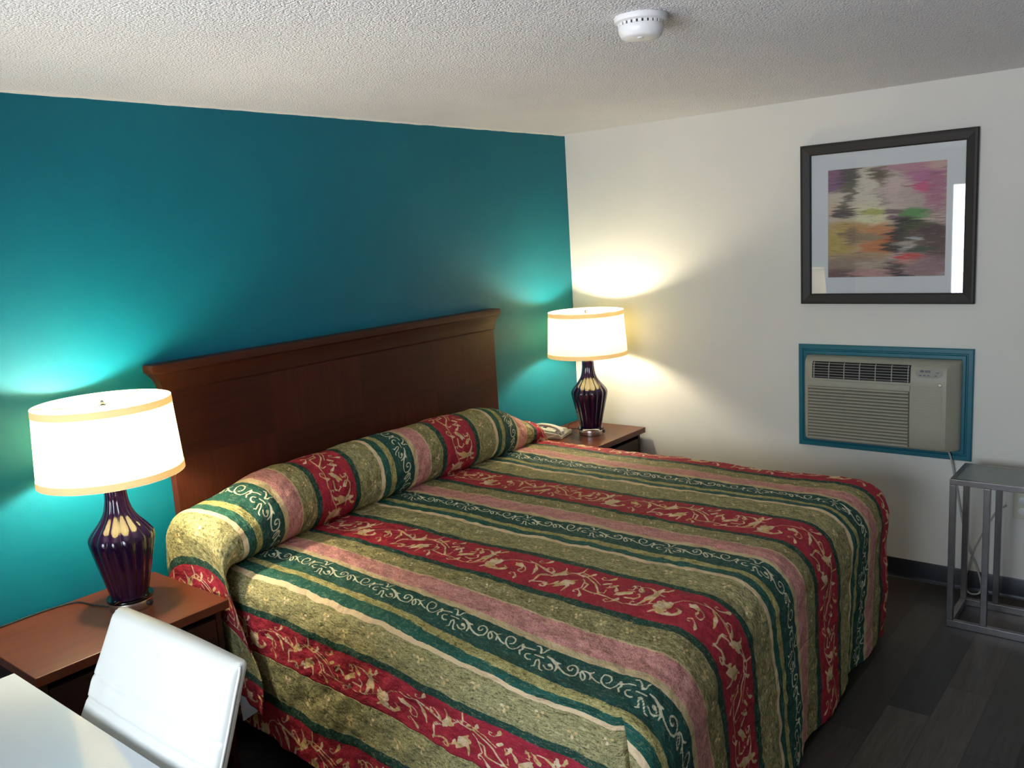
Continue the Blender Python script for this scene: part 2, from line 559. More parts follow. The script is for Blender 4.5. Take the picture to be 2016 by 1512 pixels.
# ---------------------------------------------------------------- bedspread pattern
PER = .78
BANDS = [(-.102, 'red'), (.102, 'dg'), (.128, 'olive'), (.208, 'cream'), (.214, 'pink'), (.292, 'cream'), (.316, 'scroll'), (.433, 'yellow'), (.463, 'green2'), (.499, 'cream2'), (.521, 'olive2'), (.650, 'dg')]
BCOL = {'red': (.36, .020, .040), 'dg': (.012, .055, .040), 'olive': (.29, .245, .105), 'cream': (.58, .44, .24), 'pink': (.64, .27, .25), 'scroll': (.012, .072, .058),
        'yellow': (.42, .36, .13), 'green2': (.014, .095, .072), 'cream2': (.74, .55, .33), 'olive2': (.33, .29, .13)}
BSPK = {'red': .12, 'dg': .35, 'olive': .9, 'cream': .12, 'pink': .55, 'scroll': .25, 'yellow': 1, 'green2': .3, 'cream2': .08, 'olive2': 1}
def mat_spread():
    g = G('jacquard_stripe_fabric')
    aq = g.n('ShaderNodeAttribute', attribute_name='cross')
    av = g.n('ShaderNodeAttribute', attribute_name='along')
    am = g.n('ShaderNodeAttribute', attribute_name='motif')
    q, v = aq.outputs['Fac'], av.outputs['Fac']
    cv = g.n('ShaderNodeCombineXYZ')
    g.L(q, cv.inputs[0])
    g.L(v, cv.inputs[1])
    uv = cv.outputs[0]
    def scaled(a, b):
        m = g.n('ShaderNodeVectorMath', operation='MULTIPLY')
        g.L(uv, m.inputs[0])
        m.inputs[1].default_value = (a, b, 1)
        return m.outputs[0]
    wob = g.math('MULTIPLY', g.math('SUBTRACT', g.noise(34, scaled(.15, 1), 3, .6), .5), .009)
    qq = g.math('ADD', g.math('ADD', q, wob), .102)
    f = g.math('FRACT', g.math('DIVIDE', qq, PER))
    st = [((b + .102) / PER, BCOL[n]) for b, n in BANDS]
    base = g.ramp(f, st, 'CONSTANT')
    sp = g.ramp(f, [((b + .102) / PER, (BSPK[n],) * 3) for b, n in BANDS], 'CONSTANT')
    # woven flecks running along the stripes
    streak = g.noise(1, scaled(170, 42), 4, .72, .8)
    lump = g.noise(1, scaled(130, 110), 3, .6, 1.5)
    fl = g.math('ADD', g.math('MULTIPLY', streak, .6), g.math('MULTIPLY', lump, .4))
    dk = g.math('MULTIPLY', g.ramp(fl, [(.42, (1, 1, 1)), (.475, (0, 0, 0))]), sp)
    lt = g.math('MULTIPLY', g.ramp(fl, [(.53, (0, 0, 0)), (.585, (1, 1, 1))]), sp)
    # fine curling outlines woven into the pink and olive bands
    cn = g.noise(1, scaled(62, 50), 2, .5, 2.2)
    ctr = g.ramp(g.math('ABSOLUTE', g.math('SUBTRACT', cn, .5)), [(.012, (1, 1, 1)), (.035, (0, 0, 0))])
    isp = g.math('MULTIPLY', g.math('GREATER_THAN', f, (.214 + .102) / PER), g.math('LESS_THAN', f, (.292 + .102) / PER))
    base = g.mix(g.math('MULTIPLY', g.math('MULTIPLY', ctr, isp), .55), base, (.16, .045, .045, 1))
    base = g.mix(g.math('MULTIPLY', g.math('MULTIPLY', g.math('GREATER_THAN', cn, .56), isp), .35), base, (.62, .33, .25, 1))
    base = g.mix(g.math('MULTIPLY', g.math('MULTIPLY', ctr, g.math('GREATER_THAN', sp, .85)), .4), base, (.07, .085, .03, 1))
    c = g.mix(g.math('MULTIPLY', dk, .85), base, g.mix(.12, (.035, .05, .022, 1), base))
    c = g.mix(g.math('MULTIPLY', lt, .75), c, g.mix(.2, (.66, .58, .30, 1), base))
    soft = g.noise(9, uv, 3, .6)
    c = g.mix(g.math('MULTIPLY', g.math('SUBTRACT', soft, .4, clamp=True), .5), c, g.mix(1, c, (.8, .85, .85, 1), 'MULTIPLY'))
    mo = g.ramp(am.outputs['Fac'], [(.455, (0, 0, 0)), (.515, (1, 1, 1))])
    mc = g.ramp(g.noise(28, uv, 2), [(.42, (.62, .42, .17)), (.58, (.76, .58, .36))])
    isg = g.math('MULTIPLY', g.math('GREATER_THAN', f, (.316 + .102) / PER), g.math('LESS_THAN', f, (.433 + .102) / PER))
    mc = g.mix(isg, mc, (.72, .66, .46, 1))
    isr = g.math('LESS_THAN', f, .204 / PER)
    c = g.mix(g.math('MULTIPLY', mo, .93), c, mc)
    # quilting and weave relief
    vr = g.n('ShaderNodeTexVoronoi', feature='SMOOTH_F1')
    vr.inputs['Scale'].default_value = 17
    vr.inputs['Smoothness'].default_value = .4
    ds = g.n('ShaderNodeVectorMath', operation='ADD')
    g.L(uv, ds.inputs[0])
    nz = g.n('ShaderNodeVectorMath', operation='SCALE')
    g.L(g.noise(6, uv, 2, .5, col=True), nz.inputs[0])
    nz.inputs['Scale'].default_value = .08
    g.L(nz.outputs[0], ds.inputs[1])
    g.L(ds.outputs[0], vr.inputs['Vector'])
    puck = g.noise(46, uv, 4, .62)
    weave = g.noise(1, scaled(500, 500), 2)
    h = g.math('ADD', g.math('MULTIPLY', vr.outputs['Distance'], -.9), g.math('ADD', g.math('MULTIPLY', puck, .55), g.math('MULTIPLY', weave, .06)))
    nm = g.bump(h, 1.0, .017)
    return g.done(g.bsdf(c, .68, 0, .16, nm))

def sdf_tile(strokes, W, H, b_scale, grow=1.0, pad=14, floor=.8):
    """1 mm raster of the signed distance to tapered strokes; periodic along W"""
    aa, bb = np.meshgrid(np.arange(W), np.arange(H), indexing='ij')
    best = np.full((W, H), -12.0)
    for r0, r1, pts in strokes:
        P = [(a, b / 1000 * b_scale) for a, b in pts]
        n = max(1, len(P) - 1)
        for k in range(len(P) - 1):
            (ax, ay), (bx, by) = P[k], P[k + 1]
            ra, rb = max(floor, (r0 + (r1 - r0) * k / n) * grow), max(floor, (r0 + (r1 - r0) * (k + 1) / n) * grow)
            for off in (-W, 0, W):
                x0, x1 = ax + off, bx + off
                if max(x0, x1) < -pad or min(x0, x1) > W + pad:
                    continue
                dx, dy = x1 - x0, by - ay
                L2 = dx * dx + dy * dy + 1e-9
                t = np.clip(((aa - x0) * dx + (bb - ay) * dy) / L2, 0, 1)
                d = np.hypot(aa - x0 - t * dx, bb - ay - t * dy)
                best = np.maximum(best, ra + (rb - ra) * t - d)
    return best

def flower_tile(W, H, seeds):
    st = []
    for a, b, s in seeds:
        for ang in (30, 155, 270):
            x, y = math.cos(math.radians(ang)), math.sin(math.radians(ang))
            st.append((1.2 * s, 3.4 * s, [(a + 3 * x * s, (b + 3 * y * s) / H * 1000), (a + 8 * x * s, (b + 8 * y * s) / H * 1000)]))
        st.append((.8 * s, .8 * s, [(a + 9 * s, (b - 7 * s) / H * 1000), (a + 14 * s, (b - 9 * s) / H * 1000)]))
    return sdf_tile(st, W, H, H)

# strokes of the woven figures: start and end half-width in mm, then points (mm along, 1/1000 of the band across)
SCROLL= [(1.1,1.1,[(4,569),(12,617),(12,713),(4,814),(-10,844),(-19,814),(-20,713),(-13,587),(-2,497),(12,437),(27,443),(34,551),(35,647),(38,743)]),(2.1,1.3,[(38,743),(48,611),(44,521),(54,419)]),(1.6,1.0,[(41,701),(51,689),(63,737),(82,743)]),(0.8,1.3,[(79,569),(68,533),(68,467),(75,401),(87,371),(94,407)]),(1.1,1.1,[(114,210),(121,251),(114,359),(109,455),(114,509),(125,413),(134,281),(142,210),(151,210)]),(1.0,1.8,[(74,904),(84,928),(95,850),(103,725)]),(1.4,0.8,[(104,719),(111,778),(111,886),(116,952)]),(1.1,1.1,[(92,599),(123,617)]),(1.1,1.1,[(138,401),(154,323),(165,323),(171,383),(165,455),(155,527)]),(3.5,3.5,[(152,497),(156,479)]),(1.0,3.2,[(127,713),(143,695),(165,605)]),(2.9,0.8,[(168,599),(178,473),(183,341)]),(1.9,0.8,[(162,641),(177,659)]),(1.6,1.3,[(169,587),(192,461),(211,401),(228,401),(238,467),(238,599),(232,695),(220,760),(208,760),(202,695),(204,599),(214,545),(219,575),(218,653)]),(1.3,1.3,[(250,659),(263,575),(270,473),(268,413),(256,479),(246,599),(245,689),(253,719),(266,695),(277,629),(284,497)]),(1.4,0.8,[(266,695),(274,707),(279,778)]),(1.6,1.0,[(277,629),(302,521),(316,485)])]
FLORAL= [(9,6,[(-24,345),(4,425)]),(5,7,[(-30,470),(-14,380)]),(8,7,[(300,345),(318,440)]),(6,8,[(288,260),(306,360)]),(7,4,[(-75,500),(-66,640)]),(7,5,[(238,560),(256,700)]),(5,4,[(254,600),(268,640)]),(6,5,[(78,590),(92,545)]),(5,3,[(152,560),(160,480)]),(4.6,6.1,[(-18,274),(-12,372),(-4,489)]),(1.8,5.4,[(-38,178),(-25,234),(-9,257),(4,294)]),(1.8,4.6,[(-28,556),(-9,474),(5,391)]),(2.1,2.1,[(-2,543),(10,531),(12,412)]),(3.6,0.9,[(-11,218),(16,201),(37,245),(48,320),(47,387),(35,413)]),(4.6,2.5,[(-76,447),(-63,503),(-63,633),(-74,746),(-93,813)]),(1.4,1.1,[(-94,818),(-116,836),(-130,799),(-131,712),(-119,643),(-110,665),(-109,708)]),(1.8,3.2,[(-57,390),(-55,525),(-57,683),(-60,812),(-61,874)]),(1.8,0.7,[(-55,688),(-33,665)]),(1.4,0.7,[(-61,802),(-36,813)]),(1.1,0.9,[(7,521),(28,651),(60,712),(97,717),(126,743),(179,675),(222,570)]),(6.1,3.6,[(74,567),(90,556)]),(2.1,2.1,[(60,602),(76,543)]),(0.9,0.9,[(96,572),(115,510),(126,426),(123,348),(106,358),(96,423),(104,463)]),(1.8,3.9,[(131,696),(148,609),(155,529)]),(3.9,0.9,[(155,529),(162,444),(166,368)]),(1.4,0.9,[(187,162),(195,227),(190,355),(193,452),(208,509)]),(1.2,0.7,[(188,158),(213,212),(232,260),(250,216),(252,140),(238,112),(229,149),(236,189)]),(1.3,1.7,[(190,129),(195,246),(194,414),(221,498)]),(0.9,0.9,[(194,173),(220,252),(247,201),(248,120),(228,144)]),(0.9,1.7,[(91,787),(147,695),(220,565),(253,597)]),(2.6,3.9,[(231,495),(245,605),(257,733)]),(2.6,0.9,[(246,643),(248,793),(239,872)]),(5.1,6.9,[(293,299),(298,425),(322,431)]),(1.3,4.3,[(280,190),(295,285)]),(3.9,1.3,[(302,441),(327,563)]),(3.4,0.9,[(320,330),(322,239),(321,124)]),(1.3,0.9,[(356,248),(371,343),(355,570),(339,642)]),(1.3,2.1,[(253,597),(292,751),(347,712),(397,570),(441,322),(434,272)]),(0.9,0.9,[(259,719),(318,829),(378,705),(418,566)]),(2.1,1.3,[(362,523),(378,498),(382,312),(402,293),(422,274)]),(1.3,1.1,[(402,293),(478,283),(540,236),(589,272),(640,405)]),(3.4,3.0,[(423,635),(439,711)]),(1.7,3.4,[(448,521),(460,601),(467,684)]),(1.3,0.9,[(443,327),(458,345),(454,455)]),(6.0,4.7,[(500,447),(517,528),(534,547)]),(4.3,1.3,[(523,563),(539,640)]),(2.6,0.9,[(500,447),(492,387)]),(2.1,0.9,[(528,406),(563,386),(574,480),(563,578),(558,534)]),(1.3,1.3,[(513,643),(529,671),(527,762),(517,807),(516,744)]),(1.7,1.3,[(68,531),(77,635),(100,520),(103,420)]),(2.1,1.3,[(304,754),(310,837),(310,1049)])]
# extra leaves, buds and tendrils between the main flowers
VINE = []
for k_, (a_, b_, d_) in enumerate([(40, 230, 1), (110, 250, -1), (150, 850, 1), (205, 720, -1), (262, 220, 1), (345, 740, 1), (380, 230, -1), (418, 800, 1), (470, 620, -1), (500, 200, 1), (548, 780, -1), (585, 300, 1), (630, 800, 1)]):
    VINE.append((1.0, 4.2, [(a_, b_), (a_ + 9, b_ + 55 * d_), (a_ + 13, b_ + 95 * d_)]))
    VINE.append((4.2, 1.0, [(a_ + 13, b_ + 95 * d_), (a_ + 15, b_ + 150 * d_)]))
    VINE.append((1.1, 1.1, [(a_, b_), (a_ - 12, b_ - 45 * d_), (a_ - 24, b_ - 20 * d_), (a_ - 22, b_ + 35 * d_), (a_ - 13, b_ + 30 * d_)]))
TILES = {}
def motif_values(q, v):
    """signed distance (mapped to 0..1) of the woven figures at cross position q and length v"""
    if not TILES:
        TILES['scroll'] = (sdf_tile(SCROLL, 326, 118, 117, 1.55, floor=2.0), .316, .433, .326, 1.24)
        TILES['red'] = (sdf_tile(FLORAL + VINE, 676, 205, 204, 1.6, floor=1.8), -.102, .102, .676, 1.229)
        TILES['olive'] = (flower_tile(90, 80, [(45, 42, 1.15)]), .128, .208, .090, 1.0)
        TILES['olive2'] = (flower_tile(210, 129, [(50, 50, 1.5), (155, 82, 1.5)]), .521, .650, .210, 1.0)
    qm = np.mod(q + .102, PER) - .102
    out = np.full(q.shape, -12.0)
    for t, q0, q1, per, v0 in TILES.values():
        W, H = t.shape
        m = (qm >= q0) & (qm < q1)
        b = (q1 - qm[m]) * 1000
        a = np.mod(v[m] - v0, per) * 1000
        i = np.floor(a).astype(int) % W
        i2 = (i + 1) % W
        j = np.clip(np.floor(b).astype(int), 0, H - 1)
        j2 = np.clip(j + 1, 0, H - 1)
        fa, fb = a - np.floor(a), b - np.floor(b)
        out[m] = (t[i, j] * (1 - fa) + t[i2, j] * fa) * (1 - fb) + (t[i, j2] * (1 - fa) + t[i2, j2] * fa) * fb
    return np.clip(out / 12 * .5 + .5, 0, 1)

def grid_faces(n0, n1, base, skip_rows=(), skip_cols=()):
    i, j = np.meshgrid(np.arange(n0 - 1), np.arange(n1 - 1), indexing='ij')
    ok = ~(np.isin(i, skip_rows) | np.isin(j, skip_cols))
    i, j = i[ok], j[ok]
    a = base + i * n1 + j
    return np.stack([a, a + n1, a + n1 + 1, a + 1], axis=1)

def np_mesh(name, V, F, q, v, mat, parent=None):
    me = bpy.data.meshes.new(name)
    me.vertices.add(len(V))
    me.vertices.foreach_set('co', V.astype(np.float32).ravel())
    me.loops.add(F.size)
    me.loops.foreach_set('vertex_index', F.astype(np.int32).ravel())
    me.polygons.add(len(F))
    me.polygons.foreach_set('loop_start', (np.arange(len(F)) * 4).astype(np.int32))
    me.polygons.foreach_set('loop_total', np.full(len(F), 4, np.int32))
    me.update(calc_edges=True)
    me.polygons.foreach_set('use_smooth', np.ones(len(F), bool))
    for nm, arr in (('cross', q), ('along', v), ('motif', motif_values(q, v))):
        at = me.attributes.new(nm, 'FLOAT', 'POINT')
        at.data.foreach_set('value', arr.astype(np.float32))
    me.materials.append(mat)
    return link(name, me, parent)

X0, X1, Y1, YH, ZT = -2.76, -.76, -1.97, -.12, .72
Q0 = -2.277
def sstep(a, b, x):
    t = np.clip((x - a) / (b - a), 0, 1)
    return t * t * (3 - 2 * t)

def build_bedspread():
    st = .0042
    # ---- flat top
    nx, ny = int((X1 - X0) / st) + 1, int((YH - Y1) / st) + 1
    xs, ys = np.linspace(X0, X1, nx), np.linspace(YH, Y1, ny)
    gx, gy = np.meshgrid(xs, ys, indexing='ij')
    def topz(x, y):
        xy = np.stack([x, y], -1)
        return ZT + .006 * curve_noise(xy, 3.1, 1) + .0040 * curve_noise(xy, 9, 2) + .0026 * curve_noise(xy, 24, 3) + .0010 * curve_noise(xy, 60, 4) + .004 * np.sin(np.clip((x - X0) / (X1 - X0), 0, 1) * PI)
    V = [np.stack([gx, gy, topz(gx, gy)], -1).reshape(-1, 3)]
    def pull(x, y):
        # the near foot corner is stretched out a little
        return sstep(.8, 2.0, -y) * sstep(2.25, 2.78, -x)
    q = [(Q0 - gx - .055 * pull(gx, gy)).ravel()]
    v = [(-gy).ravel()]
    F = [grid_faces(nx, ny, 0)[:, ::-1]]
    base = nx * ny
    # ---- perimeter and drop
    cols = []   # cx, cy, phi(from side -x to foot), zone
    for y in ys:
        cols.append((X0, y, 0.0, 'L'))
    nc = 26
    for k in range(1, nc + 1):
        cols.append((X0, Y1, 45 * k / nc, 'L'))
    seam1 = len(cols) - 1
    for k in range(0, nc):
        cols.append((X0, Y1, 45 + 45 * k / nc, 'F'))
    for x in xs:
        cols.append((x, Y1, 90.0, 'F'))
    for k in range(1, nc + 1):
        cols.append((X1, Y1, 90 + 45 * k / nc, 'F'))
    seam2 = len(cols) - 1
    for k in range(0, nc):
        cols.append((X1, Y1, 135 + 45 * k / nc, 'R'))
    for y in ys[::-1]:
        cols.append((X1, y, 180.0, 'R'))
    cx = np.array([c[0] for c in cols])
    cy = np.array([c[1] for c in cols])
    ph = np.radians(np.array([c[2] for c in cols]))
    zone = np.array([c[3] for c in cols])
    nC = len(cols)
    # 0 on the sides, 1 at the foot
    foot = np.sin(ph) ** 2
    r = .10 + .05 * foot
    hem = np.where(zone == 'R', .16, .125) * (1 - foot) + .035 * foot
    quarter = r * PI / 2
    S = quarter + (ZT - r - hem)
    SL = .10 * PI / 2 + ZT - .10 - .125
    tj = .3325 / SL
    K = 160
    ts = np.concatenate([np.linspace(0, tj, int(K * tj)), np.linspace(tj, 1, K - int(K * tj))])
    jrow = int(K * tj) - 1
    # perimeter coordinate for the folds
    pc = np.concatenate([[0], np.cumsum(np.hypot(np.diff(cx - r * np.cos(ph)), np.diff(cy - r * np.sin(ph))))])
    T, I = np.meshgrid(ts, np.arange(nC), indexing='ij')
    Sg = T * S[I]
    rg, qg = r[I], quarter[I]
    th = np.minimum(Sg / rg, PI / 2)
    drop = np.maximum(Sg - qg, 0)
    side_r = sstep(-2.4, -.8, cx)[I]
    flare = .03 * (1 - foot[I]) * (1 - 2.2 * side_r) + (.075 - .11 * side_r) * foot[I]
    outd = rg * np.sin(th) + flare * drop
    dz = rg * (1 - np.cos(th)) + drop
    amp = sstep(0.05, .55, drop) * (1 - .7 * sstep(-1.2, -.8, cx)[I])
    pg = pc[I]
    wave = .011 * np.sin(pg * 9.5 + 1.2 * np.sin(pg * 2.1)) + .006 * np.sin(pg * 23 + 2.0)
    nn = curve_noise(np.stack([pg, Sg], -1), 5, 11) * .006 + curve_noise(np.stack([pg, Sg], -1), 16, 12) * .0045 + curve_noise(np.stack([pg, Sg], -1), 36, 13) * .0024
    outd = outd + amp * wave + nn * np.minimum(Sg / .06, 1)
    # crease where side and foot panels meet
    for s_ in (seam1, seam2):
        dcr = np.abs(pg - pc[s_])
        outd = outd - .016 * np.exp(-(dcr / .012) ** 2) * sstep(.06, .16, Sg)
    X = cx[I] - outd * np.cos(ph[I])
    Y = cy[I] - outd * np.sin(ph[I])
    Z = topz(cx, cy)[I] - dz
    # the nightstands hold the side drops in near the head
    nearL = sstep(-.70, -.56, Y) * (X < -2)
    X = np.where((X < -2), X * (1 - nearL) + np.maximum(X, -2.855) * nearL, X)
    nearR = sstep(-.66, -.54, Y) * (X > -1.2)
    X = np.where(X > -1.2, X * (1 - nearR) + np.minimum(X, -.715) * nearR, X)
    V.append(np.stack([X, Y, Z], -1).reshape(-1, 3))
    # pattern coordinates
    tc = T * SL
    warpA = np.interp(tc, [0, .03, .055, .160, .187, .332, .34], [.483, .499, .521, .650, .678, .880, .89])
    warpB = np.interp(tc, [.33, .477, .515, .70], [.524, .650, .678, .86])
    low = np.zeros_like(T, bool)
    low[jrow + 1:, :] = True
    qL = np.where(low, warpB, warpA)
    s_top = np.minimum(Sg, qg)
    z = zone[I]
    Q = np.where(z == 'L', qL, 0.0)
    Q = np.where(z == 'L', qL - .055 * pull(cx[I], cy[I]) * (1 - sstep(.0, .13, Sg)), Q)
    xf = cx[I] - s_top * np.cos(ph[I])
    Q = np.where(z == 'F', Q0 - xf - .055 * sstep(2.25, 2.78, -xf), Q)
    Q = np.where(z == 'R', Q0 - cx[I] - Sg, Q)
    Vv = np.where(z == 'F', -cy[I] + Sg, -cy[I] + s_top * np.sin(ph[I]))
    q.append(Q.ravel())
    v.append(Vv.ravel())
    Fd = grid_faces(K, nC, base, skip_rows=[jrow], skip_cols=[seam1, seam2])
    ci = np.clip(np.rint((cx - X0) / (X1 - X0) * (nx - 1)).astype(int), 0, nx - 1)
    cj = np.clip(np.rint((YH - cy) / (YH - Y1) * (ny - 1)).astype(int), 0, ny - 1)
    remap = np.arange(base + K * nC)
    remap[base:base + nC] = ci * ny + cj
    F.append(remap[Fd])
    V, q, v, F = np.concatenate(V), np.concatenate(q), np.concatenate(v), np.concatenate(F)
    w = pull(V[:, 0], V[:, 1])
    V[:, 0] -= .045 * w
    V[:, 1] -= .080 * w
    V[:, 2] -= .034 * w * sstep(.2, .5, V[:, 2])
    o = np_mesh('bedspread', V, F, q, v, M['spread'])
    tag(o, 'quilted bedspread striped in red, green, olive and pink, draped over the bed', 'bedspread')
    sol = o.modifiers.new('thickness', 'SOLIDIFY')
    sol.thickness = .004
    sol.offset = -1
    return o

def build_roll(parent):
    st = .0042
    XL, XR, XT = -2.815, -1.15, -.79
    xs = np.linspace(XL, XT, int((XT - XL) / st))
    M_ = 190
    al = np.radians(np.linspace(205, -78, M_))
    def section(x, al):
        tl = 1 - sstep(-2.85, -2.1, x)
        tr = sstep(-1.28, -.74, x)
        tl2 = 1 - sstep(-2.90, -2.45, x)
        b = .142 - .004 * tl - .032 * tl2 - .085 * tr ** 1.6
        a = .150 + .055 * tl - .045 * tr
        yc = -.205 - .045 * tl + .015 * tr
        zc = .708 + b
        ca, sa = np.cos(al), np.sin(al)
        y = yc - a * np.sign(ca) * np.abs(ca) ** .92
        z = zc + b * np.sign(sa) * np.abs(sa) ** .92
        y = np.minimum(y, -.052)
        return y, z
    gx, ga = np.meshgrid(xs, al, indexing='ij')
    Y, Z = section(gx, ga)
    vv = .145 * (al[0] - ga)
    nn = curve_noise(np.stack([gx, vv], -1), 4, 21) * .007 + curve_noise(np.stack([gx, vv], -1), 13, 22) * .003 + curve_noise(np.stack([gx, vv], -1), 30, 23) * .0018
    Y = np.minimum(Y - nn * np.cos(ga), -.052)
    Z = Z + nn * np.sin(ga)
    V = [np.stack([gx, Y, Z], -1).reshape(-1, 3)]
    back = sstep(-20, 110, np.degrees(ga))
    q = [(Q0 - gx - .045 * (1 - sstep(-2.82, -2.45, gx)) * back).ravel()]
    v = [vv.ravel() + .62]
    F = [grid_faces(len(xs), M_, 0)[:, ::-1]]
    base = len(xs) * M_
    # ---- drapes at both ends
    for side in (-1, 1):
        x0 = XL if side < 0 else XT
        y0, z0 = Y[0 if side < 0 else -1], Z[0 if side < 0 else -1]
        be = np.linspace(0, 1, M_)
        r = .082 if side < 0 else .07
        zh = (.30 - .02 * be) if side < 0 else .50 + 0 * be
        r = np.minimum(r, .9 * np.maximum(z0 - zh, .02)) + 0 * be
        quarter = r * PI / 2
        S = quarter + (z0 - r - zh)
        K = 150
        tj = .60
        ts = np.concatenate([np.linspace(0, tj, 90), np.linspace(tj, 1, 60)])
        T, I = np.meshgrid(ts, np.arange(M_), indexing='ij')
        Sg = T * S[I]
        th = np.minimum(Sg / r[I], PI / 2)
        drop = np.maximum(Sg - quarter[I], 0)
        outd = r[I] * np.sin(th)
        zz = z0[I] - r[I] * (1 - np.cos(th)) - drop
        yh = (-.075 - .60 * be ** .9) if side < 0 else (-.075 - .33 * be)
        mv = sstep(0, .42, Sg) if side < 0 else sstep(0, .25, Sg)
        yy = y0[I] * (1 - mv) + yh[I] * mv
        wv = .010 * np.sin(be[I] * 22 + 2 * np.sin(be[I] * 5)) * sstep(.1, .5, drop) + curve_noise(np.stack([be[I] * .5, Sg], -1), 9, 31 + side) * .007 * np.minimum(Sg / .05, 1)
        outd = outd + wv
        # front edge of the drape hangs clear of the nightstand
        xx = x0 + side * outd
        if side < 0:
            fr = sstep(-.50, -.60, yy)
            xx = xx - .045 * sstep(.05, .4, drop) * (1 - sstep(-.60, -.50, yy))
            xx = np.where(yy > -.535, np.maximum(xx, -2.908), xx)
            hang = xx < -2.80
            xx = np.where((zz < .70) & hang, np.minimum(xx, -2.872), xx)
        else:
            xx = np.minimum(xx, -.700)
        V.append(np.stack([xx, yy, zz], -1).reshape(-1, 3))
        if side < 0:
            tc = T
            wA = np.interp(tc, [0, .03, .30, .345, .60], [.503, .521, .650, .678, .86])
            wB = np.interp(tc, [.60, .76, .81, .98, 1.0], [.52, .650, .678, .878, .884])
            low = np.zeros_like(T, bool)
            low[90:, :] = True
            Q = np.where(low, wB, wA)
            bk = sstep(-20, 110, np.degrees(al))[I]
            Q = Q + (.538 - .045 * bk - .503) * (1 - sstep(0, .14, Sg))
        else:
            Q = Q0 - x0 - Sg
        q.append(Q.ravel())
        v.append((.145 * (al[0] - al[I]) + .62).ravel())
        f = grid_faces(150, M_, base, skip_rows=[89])
        remap = np.arange(base + 150 * M_)
        remap[base:base + M_] = (0 if side < 0 else (len(xs) - 1) * M_) + np.arange(M_)
        f = remap[f]
        F.append(f if side < 0 else f[:, ::-1])
        base += 150 * M_
    V, q, v, F = np.concatenate(V), np.concatenate(q), np.concatenate(v), np.concatenate(F)
    o = np_mesh('pillow_roll', V, F, q, v, M['spread'], parent)
    o['label'] = 'rounded roll of the spread tucked over the pillows'
    sol = o.modifiers.new('thickness', 'SOLIDIFY')
    sol.thickness = .004
    sol.offset = -1
    return o

def build_lining(parent):
    bm = bmesh.new()
    pts = [(-2.893, -.56, .36), (-2.90, -.60, .345), (-2.905, -.66, .335), (-2.90, -.72, .33), (-2.895, -.60, .20), (-2.897, -.64, .22), (-2.895, -.68, .27)]
    a = [bm.verts.new(p) for p in ((-2.897, -.46, .29), (-2.897, -.60, .275), (-2.899, -.575, .243), (-2.900, -.475, .172))]
    bm.faces.new(a)
    o = obj('lining', bm, M['lining'], parent)
    o['label'] = 'white lining corner showing below the drape'
    s = o.modifiers.new('thickness', 'SOLIDIFY')
    s.thickness = .003
    return o

